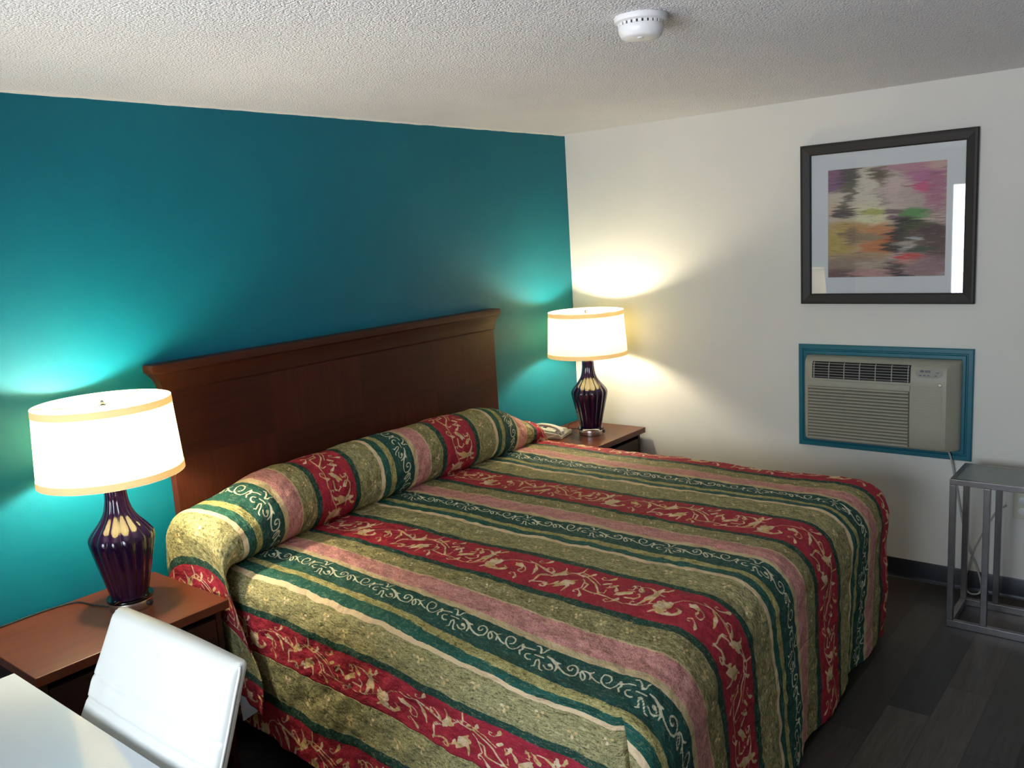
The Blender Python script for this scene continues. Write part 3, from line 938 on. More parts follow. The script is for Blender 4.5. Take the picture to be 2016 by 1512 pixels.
# ---------------------------------------------------------------- room shell
RX0, RY0, CEIL = -5.5, -4.6, 2.44
WY0, WY1, WZ0, WZ1 = -2.95, -.93, .90, 2.12      # window opening in the left wall
def build_room():
    struct(obj('floor', boxes((RX0 - .12, .12, RY0 - .12, .12, -.10, 0)), M['floor']))
    struct(obj('ceiling', boxes((RX0 - .12, .12, RY0 - .12, .12, CEIL, CEIL + .1)), M['ceil']))
    struct(obj('wall_back', boxes((RX0, 0, 0, .12, 0, CEIL)), M['teal']))
    bm = bmesh.new()
    # white wall, with the sleeve opening for the air conditioner
    box(bm, 0, .12, RY0, .12, 0, .70)
    box(bm, 0, .12, RY0, .12, 1.155, CEIL)
    box(bm, 0, .12, -1.485, .12, .70, 1.155)
    box(bm, 0, .12, RY0, -2.255, .70, 1.155)
    struct(obj('wall_right', bm, M['white_wall']))
    bm = bmesh.new()
    box(bm, RX0 - .12, RX0, RY0, 0, 0, WZ0)
    box(bm, RX0 - .12, RX0, RY0, 0, WZ1, CEIL)
    box(bm, RX0 - .12, RX0, WY1, 0, WZ0, WZ1)
    box(bm, RX0 - .12, RX0, RY0, WY0, WZ0, WZ1)
    struct(obj('wall_left', bm, M['white_wall']))
    struct(obj('wall_front', boxes((RX0, 0, RY0 - .12, RY0, 0, CEIL)), M['white_wall']))
    # window
    t = .04
    bm = bmesh.new()
    xa, xb = RX0 - .09, RX0 - .04
    box(bm, xa, xb, WY0, WY1, WZ0, WZ0 + t)
    box(bm, xa, xb, WY0, WY1, WZ1 - t, WZ1)
    box(bm, xa, xb, WY0, WY0 + t, WZ0 + t, WZ1 - t)
    box(bm, xa, xb, WY1 - t, WY1, WZ0 + t, WZ1 - t)
    ym = (WY0 + WY1) / 2
    box(bm, xa, xb, ym - t / 2, ym + t / 2, WZ0 + t, WZ1 - t)
    w = struct(obj('window_1', bm, M['aluminium'], bevel=.003))
    obj('pane', boxes((xa + .02, xa + .026, WY0 + t, ym - t / 2, WZ0 + t, WZ1 - t)), M['pane'], w)
    obj('pane', boxes((xa + .02, xa + .026, ym + t / 2, WY1 - t, WZ0 + t, WZ1 - t)), M['pane'], w)
    # cove baseboards
    def cove(x0, x1):
        return [(x0, 0), (x1, 0), (x1 * .55 + x0 * .45, .006), (x1 * .3 + x0 * .7, .02), (x1 * .25 + x0 * .75, .095), (x0, .102)]
    bm = prism(bmesh.new(), cove(0, -.013), 1, RY0, -.02)
    struct(obj('baseboard_right', bm, M['base'], smooth=True))
    bm = prism(bmesh.new(), [(0, 0), (-.013, 0), (-.004, .02), (-.0035, .095), (0, .102)], 0, RX0, -.02)
    struct(obj('baseboard_back', bm, M['base'], smooth=True))
    # teal casing round the air conditioner sleeve
    bm = bmesh.new()
    o0, o1, p0, p1 = -2.288, -1.451, .656, 1.20
    w_ = .052
    def ring(a, x):
        return [(x, o0 + a, p0 + a), (x, o1 - a, p0 + a), (x, o1 - a, p1 - a), (x, o0 + a, p1 - a)]
    rings = [ring(0, -.0005), ring(0, -.014), ring(.004, -.018), ring(.022, -.018), ring(.026, -.013), ring(.030, -.013), ring(.034, -.019), ring(w_ - .003, -.019), ring(w_, -.016), ring(w_, .05)]
    vr = [[bm.verts.new(p) for p in r_] for r_ in rings]
    for a, b in zip(vr, vr[1:]):
        for i in range(4):
            bm.faces.new((a[i], a[(i + 1) % 4], b[(i + 1) % 4], b[i]))
    struct(obj('trim_1', bm, M['teal_trim']))

# ---------------------------------------------------------------- headboard
def build_headboard():
    t = empty('headboard', (-1.83, -.02, .0))
    tag(t, 'wide dark mahogany headboard with flared crown, mounted on the teal wall', 'headboard')
    ox, oy = 1.83, .02
    xl, xr = -2.800, -.835
    def B(*b):
        return boxes((b[0] + ox, b[1] + ox, b[2] + oy, b[3] + oy, b[4], b[5]))
    p = obj('panel', B(xl, xr, -.042, -.002, .30, 1.375), M['veneer'], t, bevel=.002)
    # crown: cove sweeping out on the front and both ends
    prof = [(0, 1.350), (.006, 1.352), (.008, 1.362), (.010, 1.368), (.013, 1.378), (.020, 1.392), (.032, 1.408), (.050, 1.424), (.056, 1.430), (.062, 1.432), (.066, 1.436), (.066, 1.458), (.060, 1.464), (0, 1.465)]
    bm = bmesh.new()
    rows = []
    for d, z in prof:
        e = d
        x0, x1, yf = xl - e * .8 + ox, xr + e * .50 + ox, -.042 - d * .45 + oy
        rows.append([bm.verts.new((x0, -.002 + oy, z)), bm.verts.new((x0, yf, z)), bm.verts.new((x1, yf, z)), bm.verts.new((x1, -.002 + oy, z))])
    for a, b in zip(rows, rows[1:]):
        for i in range(3):
            bm.faces.new((a[i], a[i + 1], b[i + 1], b[i]))
    for a, b in zip(rows, rows[1:]):
        bm.faces.new((a[3], a[0], b[0], b[3]))
    bm.faces.new(rows[-1])
    bm.faces.new(rows[0])
    obj('crown_molding', bm, M['crown'], t, smooth=True, angle=50)

def mat_veneer():
    g = G('quartered_mahogany_veneer')
    tc = g.n('ShaderNodeTexCoord')
    sx = g.n('ShaderNodeSeparateXYZ')
    g.L(tc.outputs['Object'], sx.inputs[0])
    # squares about half a metre wide in two rows, grain turned by ninety degrees
    cx = g.math('FLOOR', g.math('DIVIDE', g.math('ADD', sx.outputs['X'], .493 + 2), .5))
    cz = g.math('FLOOR', g.math('DIVIDE', g.math('SUBTRACT', sx.outputs['Z'], .583), .5))
    par = g.math('MODULO', g.math('ADD', g.math('ADD', cx, cz), 20), 2)
    def grain(sc):
        mp = g.n('ShaderNodeMapping')
        g.L(tc.outputs['Object'], mp.inputs[0])
        mp.inputs['Scale'].default_value = sc
        return g.noise(3, mp.outputs[0], 5, .6, .6)
    n = g.mix(par, grain((1.5, 8, 16)), grain((16, 8, 1.5)))
    a = g.ramp(n, [(.3, (.027, .0062, .0030)), (.7, (.050, .011, .005))])
    b = g.ramp(n, [(.3, (.038, .0082, .0038)), (.7, (.064, .014, .006))])
    c = g.mix(par, a, b)
    return g.done(g.bsdf(c, .46, 0, .22, g.bump(n, .04, .002)))

# ---------------------------------------------------------------- bed below the spread
def build_bed():
    t = empty('bed', (-1.77, -1.07, 0))
    tag(t, 'king bed, its mattress and dark box spring hidden under the striped spread', 'bed')
    def B(x0, x1, y0, y1, z0, z1):
        return boxes((x0 + 1.77, x1 + 1.77, y0 + 1.07, y1 + 1.07, z0, z1))
    obj('mattress', B(-2.775, -.745, -2.03, -.07, .435, .664), M['ticking'], t, bevel=.07, seg=4)
    obj('box_spring', B(-2.79, -.745, -2.03, -.08, .20, .433), M['boxspring'], t, bevel=.015)
    obj('bed_rail', B(-2.76, -.78, -2.0, -.1, .17, .198), M['black'], t)
    for x in (-2.68, -1.77, -.86):
        for y in (-.25, -1.90):
            bm = lathe(bmesh.new(), [(.024, 0), (.024, .03), (.016, .035), (.016, .17)], 16, x + 1.77, y + 1.07)
            obj('leg', bm, M['black'], t, smooth=True)

# ---------------------------------------------------------------- nightstands
def make_nightstand(x0, x1, label):
    yb, yf, zt = -.008, -.513, .664
    cx = (x0 + x1) / 2
    t = empty('nightstand', (cx, -.26, 0))
    tag(t, label, 'nightstand', 'mahogany nightstands either side of the bed')
    w = (x1 - x0) / 2
    def B(a, b, c, d, e, f):
        return boxes((a, b, c + .26, d + .26, e, f))
    obj('top', B(-w, w, yf, yb, zt - .032, zt), M['top_wood'], t, bevel=.003)
    c = obj('carcass', boxes((-w + .02, -w + .04, -.225, .245, 0, zt - .033), (w - .04, w - .02, -.225, .245, 0, zt - .033),
                             (-w + .04, w - .04, .225, .245, .05, zt - .033), (-w + .04, w - .04, -.215, .225, .05, .07), (-w + .04, w - .04, -.215, .225, zt - .05, zt - .033), (-w + .04, w - .04, -.20, -.185, 0, .05)), M['dark_wood'], t, bevel=.001)
    for z0, z1 in ((.075, .335), (.345, .600)):
        d = obj('drawer', boxes((-w + .043, w - .043, -.226, -.206, z0, z1)), M['dark_wood'], t, bevel=.002)
        obj('knob', lathe_y(0, -.226, (z0 + z1) / 2), M['nickel'], d, smooth=True)
    return t

def lathe_y(x, y, z):
    bm = bmesh.new()
    lathe(bm, [(.006, 0), (.006, .012), (.014, .016), (.015, .022), (.010, .026)], 16)
    bmesh.ops.rotate(bm, verts=bm.verts, cent=(0, 0, 0), matrix=Matrix.Rotation(PI / 2, 3, 'X'))
    bmesh.ops.translate(bm, verts=bm.verts, vec=(x, y, z))
    return bm

# ---------------------------------------------------------------- table lamps
def spl(prof, sub=6):
    P = smooth_path([(r, 0, z) for r, z in prof], sub)
    return [(max(p.x, .001), p.z) for p in P]
VASE = [(.060, .044), (.064, .060), (.073, .102), (.083, .145), (.092, .186), (.100, .222), (.1045, .248), (.104, .262), (.098, .276), (.086, .293), (.070, .312), (.056, .332), (.046, .352), (.040, .375), (.036, .405), (.035, .440)]
def make_lamp(loc, bulb, label, cord, rot):
    t = empty('table_lamp', loc)
    tag(t, label, 'lamp', 'amethyst glass table lamps with drum shades')
    N = 14
    bm = bmesh.new()
    fl = lambda a, z: .075 * (abs(math.cos(a * N / 2 + rot)) ** .8 - .7) * min(1, max(0, (z - .044) / .04)) * (1 if z < .36 else max(.5, 1 - (z - .36) / .12))
    lathe(bm, spl(VASE, 6), 336, flute=fl)
    body = obj('glass_body', bm, M['amethyst'], t, smooth=True, angle=60)
    # metal foot, acrylic plate, switch
    base = obj('base', lathe(bmesh.new(), spl([(.068, 0), (.071, .002), (.071, .030), (.068, .034)], 3), 64), M['nickel'], t, smooth=True)
    obj('acrylic_plate', lathe(bmesh.new(), [(.076, .0345), (.077, .036), (.077, .042), (.076, .0435)], 64), M['clear'], t, smooth=True)
    sa = math.radians(-62)
    bm = bmesh.new()
    lathe(bm, [(.010, 0), (.010, .010), (.006, .013)], 20)
    bmesh.ops.rotate(bm, verts=bm.verts, cent=(0, 0, 0), matrix=Matrix.Rotation(PI / 2, 3, 'Y'))
    bmesh.ops.translate(bm, verts=bm.verts, vec=(.069, 0, .018))
    bmesh.ops.rotate(bm, verts=bm.verts, cent=(0, 0, 0), matrix=Matrix.Rotation(sa, 3, 'Z'))
    obj('switch', bm, M['black'], base, smooth=True)
    # neck, socket, harp
    bm = lathe(bmesh.new(), [(.036, .4405), (.037, .443), (.037, .448), (.012, .452), (.012, .50), (.019, .505), (.019, .555), (.010, .56)], 32)
    obj('socket', bm, M['nickel'], t, smooth=True)
    hp = [(.0, 0, .722), (.020, 0, .720), (.045, 0, .705), (.055, 0, .66), (.055, 0, .60), (.048, 0, .54), (.015, 0, .497)]
    bm = bmesh.new()
    for sg in (-1, 1):
        tube(bm, smooth_path([(sg * x, y, z) for x, y, z in hp], 6), .0018, 8)
    obj('harp', bm, M['nickel'], t, smooth=True)
    obj('finial', lathe(bmesh.new(), spl([(.003, .7235), (.006, .726), (.007, .732), (.004, .738), (.002, .740)], 4), 20), M['nickel'], t, smooth=True)
    bm = bmesh.new()
    lathe(bm, spl([(.010, .561), (.013, .572), (.026, .600), (.030, .622), (.026, .645), (.012, .658), (.001, .660)], 4), 24)
    b = obj('bulb', bm, M[bulb], t, smooth=True)
    # drum shade with trim bands and spider
    zb_, zt_, rb, rt = .477, .736, .2335, .2175
    rr = lambda z: rb + (rt - rb) * (z - zb_) / (zt_ - zb_)
    def shell(z0, z1, o_):
        return lathe(bmesh.new(), [(rr(z0) + o_, z0), (rr(z1) + o_, z1)], 96, cap=False)
    bm = bmesh.new()
    lathe(bm, [(rb, zb_ + .001), (rt, zt_ - .001)], 96, cap=False)
    sh = obj('lamp_shade', bm, M['shade'], t, smooth=True)
    obj('shade_trim', shell(zt_ - .024, zt_, .0012), M['shade_trim'], sh, smooth=True)
    obj('shade_trim', shell(zb_, zb_ + .024, .0012), M['shade_trim'], sh, smooth=True)
    bm = bmesh.new()
    for k in range(3):
        a = 2 * PI * k / 3 + .5
        tube(bm, [(.008 * math.cos(a), .008 * math.sin(a), .7225), (.12 * math.cos(a), .12 * math.sin(a), .724), (.2165 * math.cos(a), .2165 * math.sin(a), .7335)], .0016, 6)
    lathe(bm, [(.012, .7218), (.012, .7232)], 20)
    obj('spider', bm, M['nickel'], sh, smooth=True)
    bm = bmesh.new()
    tube(bm, smooth_path([(x - loc[0], y - loc[1], z - loc[2]) for x, y, z in cord], 10), .0028, 8)
    obj('power_cord', bm, M['black_cord'], t, smooth=True)
    return t

# ---------------------------------------------------------------- telephone
def build_phone():
    t = empty('telephone', (-.452, -.112, .6645), math.radians(14))
    tag(t, 'ivory corded desk telephone on the far nightstand, half behind the bed', 'telephone')
    bm = bmesh.new()
    prism(bm, [(-.10, 0), (-.10, .022), (-.085, .030), (.085, .052), (.10, .048), (.10, 0)], 0, -.088, .088)
    obj('body', bm, M['phone'], t, bevel=.005, seg=3)
    # key pad on the sloped top
    bm = bmesh.new()
    for i in range(3):
        for j in range(4):
            x, y = -.002 + i * .023, -.066 + j * .021
            z = .030 + (y + .085) / .17 * .022
            box(bm, x, x + .016, y, y + .012, z - .001, z + .004)
    o = obj('keypad', bm, M['white_plastic'], t, bevel=.001)
    bm = bmesh.new()
    x0, y0 = .0, .030
    box(bm, x0, x0 + .06, y0, y0 + .030, .0435, .048)
    obj('faceplate', bm, M['led'], t)
    # message light
    obj('message_lamp', boxes((.066, .082, -.092, -.080, .0292, .037)), M['red'], t, bevel=.002)
    # handset lying in its cradle
    bm = bmesh.new()
    path = smooth_path([(-.055, -.098, .050), (-.055, -.075, .068), (-.055, -.03, .082), (-.055, .03, .087), (-.055, .075, .080), (-.055, .098, .066)], 6)
    rings = []
    for i, p in enumerate(path):
        s = i / (len(path) - 1)
        w = .018 + .010 * (abs(2 * s - 1) ** 3)
        h = .009 + .010 * (abs(2 * s - 1) ** 4)
        rings.append([bm.verts.new((p.x + w * math.copysign(abs(math.cos(a)) ** .6, math.cos(a)), p.y, p.z + h * math.copysign(abs(math.sin(a)) ** .6, math.sin(a)) - h)) for a in [2 * PI * k / 16 for k in range(16)]])
    for a, b in zip(rings, rings[1:]):
        for k in range(16):
            bm.faces.new((a[k], a[(k + 1) % 16], b[(k + 1) % 16], b[k]))
    bm.faces.new(rings[0])
    bm.faces.new(list(reversed(rings[-1])))
    hs = obj('handset', bm, M['phone'], t, smooth=True, angle=60)
    for y, z in ((-.078, .040), (.080, .055)):
        obj('earpiece', lathe(bmesh.new(), [(.020, z - .008), (.024, z - .004), (.025, z + .006)], 24, -.055, y), M['phone'], hs, smooth=True)
    bm = bmesh.new()
    pts = []
    for k in range(260):
        s = k / 259
        a = s * 2 * PI * 26
        pts.append((-.092 - .03 * math.sin(s * PI) + .004 * math.cos(a), -.09 + .17 * s, .012 + .004 * math.sin(a) + .022 * (1 - s) ** 3))
    tube(bm, pts, .0013, 5)
    obj('coiled_cord', bm, M['phone'], t, smooth=True)

# ---------------------------------------------------------------- framed picture
def build_picture():
    y0, y1, z0, z1 = -1.468, -2.283, 1.413, 2.211
    t = empty('framed_picture', (-.004, -1.8755, 1.812))
    tag(t, 'large square framed abstract print in mauve and orange on the white wall', 'picture')
    def W(x, y, z):
        return (x + .004, y + 1.8755, z - 1.812)
    fw = .052
    bm = bmesh.new()
    def ring(a, x):
        return [W(x, y0 - a, z0 + a), W(x, y1 + a, z0 + a), W(x, y1 + a, z1 - a), W(x, y0 - a, z1 - a)]
    rg = [ring(.003, -.004), ring(0, -.006), ring(0, -.024), ring(.004, -.028), ring(.014, -.029), ring(fw - .006, -.022), ring(fw - .001, -.019), ring(fw, -.012), ring(fw, -.004)]
    vr = [[bm.verts.new(p) for p in r_] for r_ in rg]
    for a, b in zip(vr, vr[1:]):
        for i in range(4):
            bm.faces.new((a[i], a[(i + 1) % 4], b[(i + 1) % 4], b[i]))
    obj('frame', bm, M['frame_brown'], t)
    iy0, iy1, iz0, iz1 = y0 - fw, y1 + fw, z0 + fw, z1 - fw
    a = W(-.004, iy1 - .002, iz0 - .002)
    b = W(-.0055, iy0 + .002, iz1 + .002)
    obj('backing', boxes((b[0], a[0], a[1], b[1], a[2], b[2])), M['frame_brown'], t)
    # mat board with a square window
    ay0, ay1, az0, az1 = -1.602, -2.152, 1.545, 2.081
    bm = bmesh.new()
    O = [W(-.0075, iy0, iz0), W(-.0075, iy1, iz0), W(-.0075, iy1, iz1), W(-.0075, iy0, iz1)]
    I = [W(-.0075, ay0, az0), W(-.0075, ay1, az0), W(-.0075, ay1, az1), W(-.0075, ay0, az1)]
    K_ = [W(-.0062, ay0 - .0015, az0 + .0015), W(-.0062, ay1 + .0015, az0 + .0015), W(-.0062, ay1 + .0015, az1 - .0015), W(-.0062, ay0 - .0015, az1 - .0015)]
    vo, vi, vk = [[bm.verts.new(p) for p in s] for s in (O, I, K_)]
    for i in range(4):
        j = (i + 1) % 4
        bm.faces.new((vo[i], vo[j], vi[j], vi[i]))
        bm.faces.new((vi[i], vi[j], vk[j], vk[i]))
    obj('mat_board', bm, M['mat_board'], t)
    # the print: its own origin at its top left corner
    bm = bmesh.new()
    box(bm, 0, .0006, -(ay0 - ay1), 0, -(az1 - az0), 0)
    pr = obj('art_print', bm, M['art'], t)
    pr.location = W(-.0061, ay0, az1)
    a = W(-.010, iy1, iz0)
    b = W(-.012, iy0, iz1)
    obj('glass', boxes((b[0], a[0], a[1], b[1], a[2], b[2])), M['pic_glass'], t)

# ---------------------------------------------------------------- air conditioner
def build_ac():
    t = empty('air_conditioner', (0, -1.87, .70))
    tag(t, 'beige through-wall air conditioner set in the teal casing below the picture', 'air conditioner')
    oy, oz = 1.87, -.70
    Y0, Y1, Z0, Z1 = -1.503, -2.240, .712, 1.147      # left, right, bottom, top
    FX = -.122
    # housing: outline in the x-z plane swept from left to right, with a rounded left shoulder
    bm = bmesh.new()
    n = 24
    cols = []
    def front(y):
        # how far the face stands out at y: rounded toward both ends
        dl, dr = Y0 - y, y - Y1
        f = 1.0
        if dl < .05:
            f = min(f, .35 + .65 * math.sqrt(max(0, 1 - (1 - dl / .05) ** 2)))
        if dr < .045:
            f = min(f, .30 + .70 * (dr / .045) ** .75)
        return f
    ysamp = sorted(set([Y0 - .05 * (1 - math.cos(k / 10 * PI / 2)) for k in range(11)] + [Y1 + .045 * k / 8 for k in range(9)] + [Y0 - .05, Y1 + .045]), reverse=True)
    def section(f):
        d = FX * f
        pts = [(.045, Z1), (d * .35, Z1), (d * .62, Z1 - .004), (d * .86, Z1 - .016), (d * .96, Z1 - .032), (d, Z1 - .10), (d * 1.0, Z0 + .10), (d * .97, Z0 + .02), (d * .90, Z0 + .006), (d * .80, Z0), (.045, Z0)]
        return pts
    for y in ysamp:
        cols.append([bm.verts.new((x, y + oy, z + oz)) for x, z in section(front(y))])
    for a, b in zip(cols, cols[1:]):
        for k in range(len(a) - 1):
            bm.faces.new((a[k], a[k + 1], b[k + 1], b[k]))
    bm.faces.new(cols[0])
    bm.faces.new(list(reversed(cols[-1])))
    obj('housing', bm, M['ac_beige'], t, smooth=True, angle=40)
    def fxz(z):
        return float(np.interp(z, [Z0, Z0 + .006, Z0 + .02, Z0 + .10, Z1 - .10, Z1 - .032, Z1 - .016], [FX * .8, FX * .9, FX * .97, FX, FX, FX * .96, FX * .86]))
    # outlet vent: flat near-black strip painted as the shade inside, slatted grille over it
    va, vb, vz0, vz1 = -1.562, -2.036, 1.044, 1.128
    zlev = [1.044, 1.070, 1.090, 1.105, 1.115, 1.122, 1.128]
    def strip(bm_, y0_, y1_, z0_, z1_, d0, d1):
        zz = [z0_] + [z for z in zlev if z0_ < z < z1_] + [z1_]
        rows = [[bm_.verts.new((fxz(z) - d, y + oy, z + oz)) for d, y in ((d0, y0_), (d1, y0_), (d1, y1_), (d0, y1_))] for z in zz]
        for a, b in zip(rows, rows[1:]):
            for k in range(4):
                bm_.faces.new((a[k], a[(k + 1) % 4], b[(k + 1) % 4], b[k]))
        bm_.faces.new(rows[0])
        bm_.faces.new(list(reversed(rows[-1])))
        return bm_
    vent = obj('vent', strip(bmesh.new(), va, vb, vz0, vz1, -.002, .002), M['ac_dark'], t)
    vent['label'] = 'outlet vent, its shaded inside painted near-black'
    bm = bmesh.new()
    def addb(y0_, y1_, z0_, z1_, d0, d1, b_=None):
        strip(bm if b_ is None else b_, y0_, y1_, z0_, z1_, d0, d1)
    for k in range(6):
        z = vz0 + .008 + (vz1 - vz0 - .016) * k / 5
        addb(va - .004, vb + .004, z - .0011, z + .0011, .0018, .007)
    for k in range(7):
        y = va - .010 + (vb - va + .020) * k / 6
        addb(y + .0020, y - .0020, vz0 + .002, vz1 - .002, .0018, .0062)
    obj('grille', bm, M['ac_grille'], vent)
    # intake louvres
    lp = obj('intake', boxes((FX - .0012, FX + .002, -2.034 + oy, -1.541 + oy, .728 + oz, 1.001 + oz)), M['ac_slat_shade'], t)  # flat plate coloured brown to stand in for shadow between the louvres
    lp['label'] = 'louvred intake, shade between the slats painted dark brown'
    bm = bmesh.new()
    za, zb = .735, .998
    nl = 17
    for k in range(nl):
        z = za + (zb - za) * k / (nl - 1)
        pr = [(FX + .001, z - .0060), (FX - .0085, z - .0062), (FX - .0085, z - .0005), (FX + .001, z + .0042)]
        prism(bm, [(x, z_ + oz) for x, z_ in pr], 1, -1.545 + oy, -2.030 + oy)
    obj('louvres', bm, M['ac_beige'], lp)
    # narrow access strip above the louvres, and fine ribs on the control side
    obj('filter_door', boxes((FX - .006, FX + .002, -2.036 + oy, -1.540 + oy, 1.004 + oz, 1.032 + oz)), M['ac_beige'], t, bevel=.002)
    bm = bmesh.new()
    for k in range(15):
        z = .870 + k * .0112
        box(bm, FX - .002, FX + .001, -2.178 + oy, -2.046 + oy, z + oz, z + .006 + oz)
    obj('side_ribs', bm, M['ac_beige'], t, bevel=.001)
    # control panel: oval plate with display and keys
    bm = bmesh.new()
    cyc, czc, w, h = -2.118, 1.092, .060, .021
    pts = []
    for k in range(40):
        a = 2 * PI * k / 40
        c_, s_ = math.cos(a), math.sin(a)
        pts.append((cyc + w * math.copysign(abs(c_) ** .6, c_), czc + h * math.copysign(abs(s_) ** .85, s_)))
    A = [bm.verts.new((fxz(z) - .0025, y + oy, z + oz)) for y, z in pts]
    B_ = [bm.verts.new((fxz(z) + .002, y + oy, z + oz)) for y, z in pts]
    for k in range(40):
        bm.faces.new((A[k], A[(k + 1) % 40], B_[(k + 1) % 40], B_[k]))
    bm.faces.new(A)
    cp = obj('control_panel', bm, M['ac_panel'], t)
    bm = bmesh.new()
    def key(y, z, ww, hh):
        addb(y + ww / 2, y - ww / 2, z - hh / 2, z + hh / 2, .001, .0038)
    key(-2.087, 1.103, .016, .010)
    obj('indicator', bm, M['led'], cp)
    bm = bmesh.new()
    key(-2.112, 1.103, .024, .011)
    obj('display', bm, M['led'], cp)
    bm = bmesh.new()
    key(-2.155, 1.098, .012, .006)
    obj('indicator', bm, M['led'], cp)
    for y in (-2.080, -2.098, -2.116, -2.148):
        bm = bmesh.new()
        key(y, 1.083, .010, .005)
        obj('key', bm, M['ac_key'], cp)
    # chrome maker's badge and cord
    bm = bmesh.new()
    lathe(bm, [(.009, 0), (.009, .003), (.007, .0045)], 24)
    bmesh.ops.rotate(bm, verts=bm.verts, cent=(0, 0, 0), matrix=Matrix.Rotation(-PI / 2, 3, 'Y'))
    bmesh.ops.translate(bm, verts=bm.verts, vec=(FX, -2.168 + oy, 1.040 + oz))
    obj('round_badge', bm, M['nickel'], t, smooth=True)
    bm = bmesh.new()
    pts = [(-.045, -2.190, .716), (-.030, -2.205, .66), (-.022, -2.222, .56), (-.020, -2.250, .40), (-.020, -2.285, .24), (-.022, -2.325, .14), (-.030, -2.352, .05), (-.050, -2.345, .012), (-.060, -2.305, .010), (-.045, -2.285, .05), (-.024, -2.300, .17), (-.016, -2.345, .30), (-.014, -2.40, .42), (-.014, -2.44, .462)]
    tube(bm, smooth_path([(x, y + oy, z + oz) for x, y, z in pts], 8), .0045, 8)
    obj('power_cord', bm, M['cord_grey'], t, smooth=True)

def build_outlet():
    t = empty('wall_outlet', (-.0005, -2.507, .465))
    tag(t, 'cream wall outlet plate on the white wall behind the metal side table', 'outlet')
    obj('plate', boxes((-.006, 0, -.038, .038, -.064, .064)), M['duct'], t, bevel=.003)
    for z in (-.026, .026):
        o = obj('socket', lathe_x(-.006, 0, z, .016), M['white_plastic'], t, smooth=True)
    bm = boxes((-.030, -.0085, .010, .040, -.040, -.010))
    bmesh.ops.translate(bm, verts=bm.verts, vec=(0, -.02, 0))

def lathe_x(x, y, z, r):
    bm = bmesh.new()
    lathe(bm, [(r, 0), (r, .0015), (r - .002, .0022)], 24)
    bmesh.ops.rotate(bm, verts=bm.verts, cent=(0, 0, 0), matrix=Matrix.Rotation(-PI / 2, 3, 'Y'))
    bmesh.ops.translate(bm, verts=bm.verts, vec=(x, y, z))
    return bm

# ---------------------------------------------------------------- metal side table
def build_side_table():
    xf, xb, yl, yr, zt = -.462, -.165, -2.292, -2.90, .69
    t = empty('side_table', ((xf + xb) / 2, (yl + yr) / 2, 0))
    tag(t, 'brushed metal side table with glass top, standing by the white wall at the right', 'side table')
    ox, oy = -(xf + xb) / 2, -(yl + yr) / 2
    s = .026
    def B(x0, x1, y0, y1, z0, z1):
        return (min(x0, x1) + ox, max(x0, x1) + ox, min(y0, y1) + oy, max(y0, y1) + oy, z0, z1)
    obj('top_frame', boxes(B(xf, xf + s, yl, yr, zt - s, zt), B(xb, xb - s, yl, yr, zt - s, zt), B(xf + s, xb - s, yl, yl - s, zt - s, zt), B(xf + s, xb - s, yr, yr + s, zt - s, zt)), M['steel'], t, bevel=.002)
    obj('base_frame', boxes(B(xf, xf + s, yl, yr, 0, s + .006), B(xb, xb - s, yl, yr, 0, s + .006), B(xf + s, xb - s, yl, yl - s, 0, s + .006), B(xf + s, xb - s, yr, yr + s, 0, s + .006)), M['steel'], t, bevel=.002)
    for x in (xf, xb - s):
        for y in (yl, yl - .135, yr + s + .135, yr + s):
            obj('leg', boxes(B(x + .0006, x + s - .0006, y, y - s, s + .0065, zt - s - .0005)), M['steel'], t, bevel=.002)
    obj('glass_top', boxes(B(xf + s + .001, xb - s - .001, yl - s - .001, yr + s + .001, zt - .009, zt - .001)), M['table_glass'], t)

# ---------------------------------------------------------------- smoke detector
def build_detector():
    t = empty('smoke_detector', (-2.262, -1.868, 2.4395))
    tag(t, 'round white smoke detector on the popcorn ceiling', 'smoke detector')
    def L_(pr, name, m, par):
        return obj(name, lathe(bmesh.new(), pr, 64), m, par, smooth=True, angle=40)
    L_([(.073, 0), (.074, -.003), (.072, -.014), (.066, -.018)], 'mounting_base', M['white_plastic'], t)
    v = L_([(.061, -.0185), (.061, -.0255)], 'vent_ring', M['dark_slot'], t)
    bm = bmesh.new()
    for k in range(26):
        a = 2 * PI * k / 26
        b_ = boxes((.0585, .0635, -.0048, .0048, -.0255, -.0180))
        me = bpy.data.meshes.new('tmp')
        b_.to_mesh(me)
        b_.free()
        me.transform(Matrix.Rotation(a, 4, 'Z'))
        bm.from_mesh(me)
        bpy.data.meshes.remove(me)
    obj('vent_fins', bm, M['white_plastic'], v)
    L_([(.062, -.0256), (.0635, -.028), (.062, -.040), (.056, -.054), (.050, -.058), (.030, -.060), (.001, -.0605)], 'cover', M['white_plastic'], t)
    o = L_([(.009, -.0592), (.009, -.0615), (.006, -.063)], 'test_button', M['white_plastic'], t)
    o.location = (-.022, -.010, 0)

